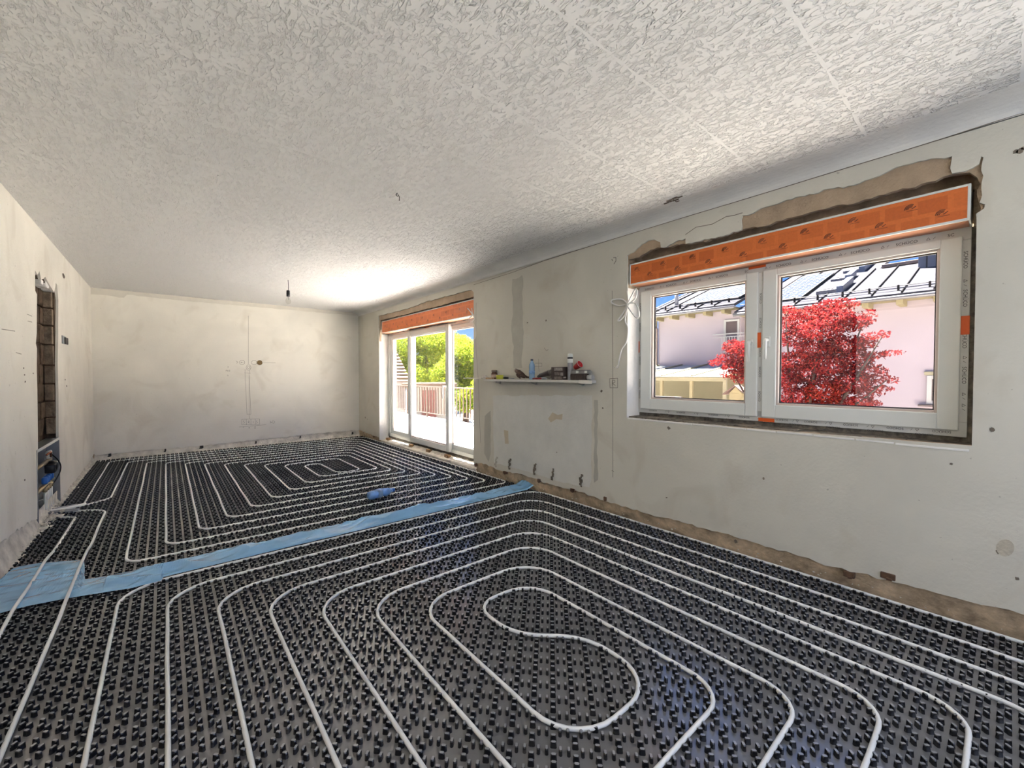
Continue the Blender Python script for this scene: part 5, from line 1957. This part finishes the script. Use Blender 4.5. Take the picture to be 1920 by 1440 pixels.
prism(MB(), [P3(.2, -.07, 0), P3(.25, -.07, 0), P3(.25, 0, 0), P3(.2, 0, 0)], OG, ez - .08).build('door_jamb', M_BARN, lo_)

# ------------------------------------------------------------------ neighbour's house behind the maple
M_HW = pm('pink_render', (146, 134, 138), .9, var=.03, vs_=1)
M_CREAM = pm('cream_render', (124, 116, 92), .85, var=.04)
M_ROOF = pm('metal_roof', (54, 53, 57), .9, .0, spec=.03, var=.05, vs_=1)
M_SEAM = pm('roof_seam', (30, 29, 30), .9, .0, spec=.03, var=.1)
M_PV = pm('solar_cell', (30, 38, 52), .9, .0, spec=.03, var=.1, vs_=2)
M_HWH = pm('house_white', (150, 147, 142), .6, var=.03)
M_DKWIN = pm('dark_blind', (66, 50, 48), .6, var=.08, vs_=30)
M_TIMB = pm('cream_timber', (126, 114, 82), .7, var=.08)
HXF = 12.0
EV = 11.4
TP = math.tan(math.radians(20))
hs = thing('neighbour_house', (HXF, -4, OG), 'pink rendered house with a pale metal roof behind the maple', 'house')
YLV = .95           # left verge
YST = hit(1376, 588, 0, EV).y     # step between high and low eaves
zl = hit(1300, 584, 0, EV).z      # left eave height
zr = hit(1680, 558, 0, EV).z
MB().box((HXF, YST, OG), (HXF + 7, YLV - .25, zl + .05)).build('wall', M_HW, hs)
MB().box((HXF + .12, -14, OG), (HXF + 7, YST, zr + .02)).build('wall', M_HW, hs)


def slab(y0, y1, xe, ze, xr, th, name, mat):
    zr_ = ze + (xr - xe) * TP
    V = [(xe, y0, ze), (xe, y1, ze), (xr, y1, zr_), (xr, y0, zr_)]
    V += [(a, b, c + th) for a, b, c in V]
    return mk(name, V, [(3, 2, 1, 0), (4, 5, 6, 7), (0, 1, 5, 4), (1, 2, 6, 5), (2, 3, 7, 6), (3, 0, 4, 7)], mat, hs)


rA = slab(YST, YLV, EV, zl, EV + 7.5, .1, 'roof_plane', M_ROOF)
rB_ = slab(-9.5, YST - .01, EV, zr, EV + 4.1, .1, 'roof_plane', M_ROOF)
rC = slab(-5.35, YST - .01, EV + 4.1, zr + 4.1 * TP, EV + 6.6, .1, 'roof_plane', M_ROOF)
ssrc = {}


def seam(y, xe, ze, ln, par):
    key = round(ln, 2)
    if key not in ssrc:
        V = []
        for x, z in ((0, 0), (ln, ln * TP)):
            V += [(x, -.014, z), (x, .014, z), (x, .008, z + .05), (x, -.008, z + .05)]
        me = bpy.data.meshes.new('roof_seam')
        me.from_pydata(V, [], [(0, 3, 2, 1), (4, 5, 6, 7), (0, 1, 5, 4), (1, 2, 6, 5), (2, 3, 7, 6), (3, 0, 4, 7)])
        me.materials.append(M_SEAM)
        ssrc[key] = me
    share(ssrc[key], 'roof_seam', T((xe, y, ze)), par)


for k in range(9):
    y = -5.24 - .58 * k
    if y > -9.4:
        seam(y, EV + .02, zr + .105, 4.05, rB_)
for k in range(4):
    seam(-5.24 + .58 * (k + 1), EV + .02, zr + .105, 6.4, rB_ if k else rB_)
for k in range(7):
    y = YLV - .35 - .58 * k
    if y > YST + .1:
        seam(y, EV + .02, zl + .105, 7.3, rA)
MB().box((EV + 4.0, -9.5, zr + 4.05 * TP + .1), (EV + 4.25, -5.4, zr + 4.05 * TP + .22), .02).build('ridge_cap', pm('ridge_brown', (96, 80, 72), .6, var=.08), hs)
# verge board, fascia, gutters, rafter ends
V = [(EV, YLV, zl - .1), (EV, YLV + .04, zl - .1), (EV + 7.5, YLV + .04, zl - .1 + 7.5 * TP), (EV + 7.5, YLV, zl - .1 + 7.5 * TP)]
V += [(a, b, c + .24) for a, b, c in V]
mk('verge_board', V, [(3, 2, 1, 0), (4, 5, 6, 7), (0, 1, 5, 4), (1, 2, 6, 5), (2, 3, 7, 6), (3, 0, 4, 7)], M_HWH, hs)
M_GUT = pm('zinc_gutter', (100, 97, 97), .4, .3, var=.06)
MB().tube([(EV - .05, YST - .02, zl - .01), (EV - .05, YLV + .02, zl - .01)], .055, 8).build('gutter', M_GUT, hs, True)
MB().tube([(EV - .05, -9.5, zr - .01), (EV - .05, YST + .0, zr - .01)], .055, 8).build('gutter', M_GUT, hs, True)
for z_, ya, yb in ((zl, YST, YLV), (zr, -9.5, YST - .05)):
    for dz in (.16, .22):
        MB().tube([(EV + .35, ya, z_ + .35 * TP + dz), (EV + .35, yb, z_ + .35 * TP + dz)], .014, 6).build('snow_guard', M_GUT, hs)
    y = ya + .3
    while y < yb:
        MB().box((EV + .31, y - .02, z_ + .35 * TP + .08), (EV + .38, y + .02, z_ + .35 * TP + .24)).build('guard_bracket', M_SEAM, hs)
        y += .58
for u, z_ in ((140, zl), (265, zl), (395, zl), (540, zl), (690, zl)):
    yy = hit(*cW([(u, 580)])[0], 0, EV + .2).y
    MB().box((EV + .08, yy - .06, z_ - .16), (HXF, yy + .06, z_ - .01), .01).build('rafter_end', M_TIMB, hs)
for u in (890, 1170, 1475):
    yy = hit(*cV([(u, 450)])[0], 0, EV + .2).y
    MB().box((EV + .08, yy - .07, zr - .17), (HXF + .12, yy + .07, zr - .01), .01).build('rafter_end', M_TIMB, hs)
MB().box((EV + .06, YST, zl - .02), (HXF, YLV, zl + .02)).build('soffit', M_TIMB, hs)
MB().box((EV + .06, -9.5, zr - .02), (HXF + .12, YST - .02, zr + .02)).build('soffit', M_TIMB, hs)
# downpipe at the left corner
yy = hit(*cW([(135, 700)])[0], 0, HXF - .1).y
MB().tube([(EV - .05, yy + .15, zl - .05), (EV + .3, yy + .05, zl - .25), (HXF - .08, yy, zl - .45), (HXF - .08, yy, OG)], .05, 8).build('downpipe', pm('brown_downpipe', (106, 88, 82), .4, .2), hs, True)
MB().box((HXF - .06, yy + .12, OG), (HXF + .02, YLV - .2, zl)).build('corner_pier', M_CREAM, hs)
nA = Vector((-math.sin(math.radians(20)), 0, math.cos(math.radians(20))))
PA, PB = Vector((EV, 0, zl + .1)), Vector((EV, 0, zr + .1))
# solar panels: 3 x 4 field on the higher roof plane beside the skylights
pv = [hplane(*q, PB, nA) for q in cV([(170, 440), (395, 415), (640, 235)])]
y0p, y1p = pv[1].y - .02, pv[1].y + 4.1
x0p = EV + .35
cols, yq = [], y0p
while yq + .99 < y0p + 4.2:
    if yq < YST < yq + 1.0:
        yq = YST + .06
    cols.append((yq, (zr if yq < YST else zl) + .1))
    yq += 1.03
for i in range(4):
    for ya, zz in cols:
        xa = x0p + .25 + i * .92
        xb = xa + .88
        V = [(xa, ya, zz + (xa - EV) * TP + .06), (xa, ya + .99, zz + (xa - EV) * TP + .06), (xb, ya + .99, zz + (xb - EV) * TP + .06), (xb, ya, zz + (xb - EV) * TP + .06)]
        V += [(a, b, c + .04) for a, b, c in V]
        s = mk('solar_panel', V, [(3, 2, 1, 0), (4, 5, 6, 7), (0, 1, 5, 4), (1, 2, 6, 5), (2, 3, 7, 6), (3, 0, 4, 7)], M_PV, hs)
        m = MB()
        for k in range(7):
            yk = ya + .99 * k / 6
            xk = lambda t: xa + .88 * t
            m.tube([(xa, yk, zz + (xa - EV) * TP + .1), (xb, yk, zz + (xb - EV) * TP + .1)], .004 if k % 6 else .012, 4)
        for k in range(4):
            x_ = xa + .88 * k / 3
            m.tube([(x_, ya, zz + (x_ - EV) * TP + .1), (x_, ya + .99, zz + (x_ - EV) * TP + .1)], .0015 if k % 3 else .003, 4)
        m.build('cell_grid', M_HWH, s)
# skylights
for (c0, c1, c2) in (((480, 410), (640, 395), (690, 320)), ((600, 310), (720, 290), (770, 255)), ((700, 240), (830, 220), (885, 160))):
    a, b, c = [hplane(*q, PB, nA) for q in cV([c0, c1, c2])]
    ya, yb = min(a.y, b.y), max(a.y, b.y)
    xa, xb = a.x, max(c.x, a.x + .7)
    zf = lambda x: zr + .1 + (x - EV) * TP

    def pl(xa, xb, ya, yb, h0, h1, nm, mat, par):
        V = [(xa, ya, zf(xa) + h0), (xa, yb, zf(xa) + h0), (xb, yb, zf(xb) + h0), (xb, ya, zf(xb) + h0)]
        V += [(x, y, z - h0 + h1) for x, y, z in V]
        return mk(nm, V, [(3, 2, 1, 0), (4, 5, 6, 7), (0, 1, 5, 4), (1, 2, 6, 5), (2, 3, 7, 6), (3, 0, 4, 7)], mat, par)
    s = pl(xa, xb, ya, yb, 0, .12, 'skylight', pm('skylight_frame', (96, 91, 91), .5, .2), hs)
    pl(xa + .1, xb - .1, ya + .1, yb - .1, .12, .14, 'skylight_pane', pm('skylight_glass', (104, 97, 94), .1, var=.1), s)
    pl(xa - .02, xb + .03, ya - .16, ya, 0, .2, 'shutter_rail', pm('blue_grey_flashing', (84, 90, 102), .4, .3), s)
# clad chimney on the right
a = hplane(*cV([(1315, 190)])[0], PB, nA)
b = hplane(*cV([(1480, 180)])[0], PB, nA)
ch = thing('clad_chimney', (a.x, (a.y + b.y) / 2, a.z), 'grey metal-clad chimney standing on the pale roof', 'chimney')
MB().box((a.x, a.y - 2.0, a.z - .3), (a.x + 1.2, a.y, a.z + 2.2), .01).build('cladding', pm('grey_cladding', (80, 84, 92), .4, .3, var=.06), ch)
MB().box((a.x - .015, a.y - .62, a.z - .1), (a.x - .001, a.y - .58, a.z + 2.2)).build('cladding_seam', M_SEAM, ch)
MB().box((a.x - .015, a.y - .2, a.z - .1), (a.x - .001, a.y - .17, a.z + 2.2)).build('cladding_seam', M_SEAM, ch)
# vent pipe by the left verge
a = hplane(*cW([(300, 490)])[0], PA, nA)
vp = thing('roof_vent', (a.x, a.y, a.z), 'slim white vent pipe by the roof verge', 'vent pipe')
MB().tube([a + Vector((0, 0, -.1)), a + Vector((0, 0, .55))], .07, 10).build('pipe', M_HWH, vp, True)
MB().lathe([(.09, 0), (.1, .02), (.1, .1), (.06, .14)], 10, T(a + Vector((0, 0, .55)))).build('cowl', M_HWH, vp, True)
# upper window with blind and balcony guard
q0, q1 = hit(*cW([(690, 612)])[0], 0, HXF), hit(*cW([(815, 900)])[0], 0, HXF)
wy_a, wy_b, wz_a, wz_b = q1.y, q0.y, q1.z, q0.z
wn = ring(wy_a, wy_b, wz_a, wz_b, .07, HXF - .05, HXF + .02, .005).build('window', M_HWH, hs)
MB().box((HXF - .02, wy_a + .06, (wz_a + wz_b) / 2 + .15), (HXF - .005, wy_b - .06, wz_b - .06)).build('roller_blind', M_DKWIN, wn)
MB().box((HXF - .015, wy_a + .06, wz_a + .06), (HXF - .005, wy_b - .06, (wz_a + wz_b) / 2 + .15)).build('pane', pm('dull_pane', (80, 72, 75), .1, var=.05), wn)
gz = hit(*cW([(740, 720)])[0], 0, HXF - .3).z
g = MB()
g.tube([(HXF - .2, wy_a - .45, gz), (HXF - .2, wy_b + .3, gz)], .02, 6)
g.tube([(HXF - .2, wy_a - .45, gz - .1), (HXF - .2, wy_b + .3, gz - .1)], .015, 6)
g.build('window_guard', M_HWH, hs)
for k in range(7):
    yk = wy_a + (wy_b - wy_a) * k / 6
    MB().tube([(HXF - .2, yk, gz - .1), (HXF - .2, yk, gz - .95)], .012, 6).build('guard_bar', M_HWH, hs)
# small ground-floor window at the right edge
q0, q1 = hit(*cV([(1390, 1065)])[0], 0, HXF + .1), hit(*cV([(1560, 1305)])[0], 0, HXF + .1)
wn = ring(q1.y, q0.y, q1.z, q0.z, .09, HXF + .04, HXF + .13, .005).build('window', M_HWH, hs)
MB().box((HXF + .1, q1.y + .08, q1.z + .08), (HXF + .11, q0.y - .08, q0.z - .08)).build('pane', M_DKWIN, wn)
MB().box((HXF - .05, q1.y - .1, q1.z - .06), (HXF + .12, q0.y + .15, q1.z - .01), .005).build('window_sill', M_DKWIN, wn)
MB().box((HXF + .03, q1.y - .1, q0.z + .01), (HXF + .12, q0.y + .05, q0.z + .1)).build('lintel', M_CREAM, wn)

# lean-to canopy of glass on cream posts
CXF = 9.0
cz = hit(*cW([(400, 1085)])[0], 0, CXF).z
cya, cyb = hit(*cW([(710, 1085)])[0], 0, CXF).y, 1.6
cn = thing('glass_canopy', (CXF, (cya + cyb) / 2, OG), 'cream lean-to canopy with glass roof against the house', 'canopy')
zt2 = hit(*cW([(400, 985)])[0], 0, HXF).z
MB().box((CXF - .05, cya, cz - .09), (CXF + .05, cyb, cz + .02), .01).build('front_beam', M_CREAM, cn)
V = [(CXF - .1, cya, cz + .03), (CXF - .1, cyb, cz + .03), (HXF - .02, cyb, zt2), (HXF - .02, cya, zt2)]
V += [(a, b, c + .02) for a, b, c in V]
mk('glass_roof', V, [(3, 2, 1, 0), (4, 5, 6, 7), (0, 1, 5, 4), (1, 2, 6, 5), (2, 3, 7, 6), (3, 0, 4, 7)], pm('frosted_roof', (150, 154, 146), .25, var=.05), cn)
for k in range(6):
    yk = cya + (cyb - cya) * k / 5
    MB().tube([(CXF - .1, yk, cz + .07), (HXF - .03, yk, zt2 + .04)], .03, 4).build('glazing_bar', M_TIMB, cn)
    if k < 5:
        MB().box((CXF - .04, yk, OG), (CXF + .04, yk + .09, cz - .08), .005).build('post', M_CREAM if k == 0 else M_TIMB, cn)
MB().box((CXF - .03, cya, OG), (CXF + .03, cyb, hit(*cW([(400, 1258)])[0], 0, CXF).z)).build('parapet', M_HWH, cn)
MB().box((HXF - .5, cya + .1, OG), (HXF - .4, cyb, zt2 - .25)).build('rear_wall', M_CREAM, cn)
# birdhouse on a post
h = hit(*cW([(795, 1215)])[0], 0, 7.6)
bh = thing('bird_house', (7.6, h.y, OG), 'little wooden bird house on a post under the maple', 'bird house')
MB().box((7.5, h.y - .14, h.z - .14), (7.72, h.y + .14, h.z + .02), .004).build('body', M_TIMB, bh)
for s in (-1, 1):
    V = [(7.42, h.y, h.z + .19), (7.8, h.y, h.z + .19), (7.8, h.y + s * .27, h.z - .03), (7.42, h.y + s * .27, h.z - .03)]
    V += [(a, b, c + .025) for a, b, c in V]
    mk('roof_board', V, [(3, 2, 1, 0), (4, 5, 6, 7), (0, 1, 5, 4), (1, 2, 6, 5), (2, 3, 7, 6), (3, 0, 4, 7)], pm('roof_felt', (88, 66, 60), .8, var=.1), bh)
mk('gable', [(7.5, h.y - .14, h.z + .02), (7.5, h.y + .14, h.z + .02), (7.5, h.y, h.z + .17), (7.52, h.y - .14, h.z + .02), (7.52, h.y + .14, h.z + .02), (7.52, h.y, h.z + .17)], [(0, 1, 2), (5, 4, 3), (0, 3, 4, 1), (1, 4, 5, 2), (2, 5, 3, 0)], M_TIMB, bh)
MB().box((7.57, h.y - .03, OG), (7.65, h.y + .03, h.z - .14)).build('post', M_WOOD, bh)
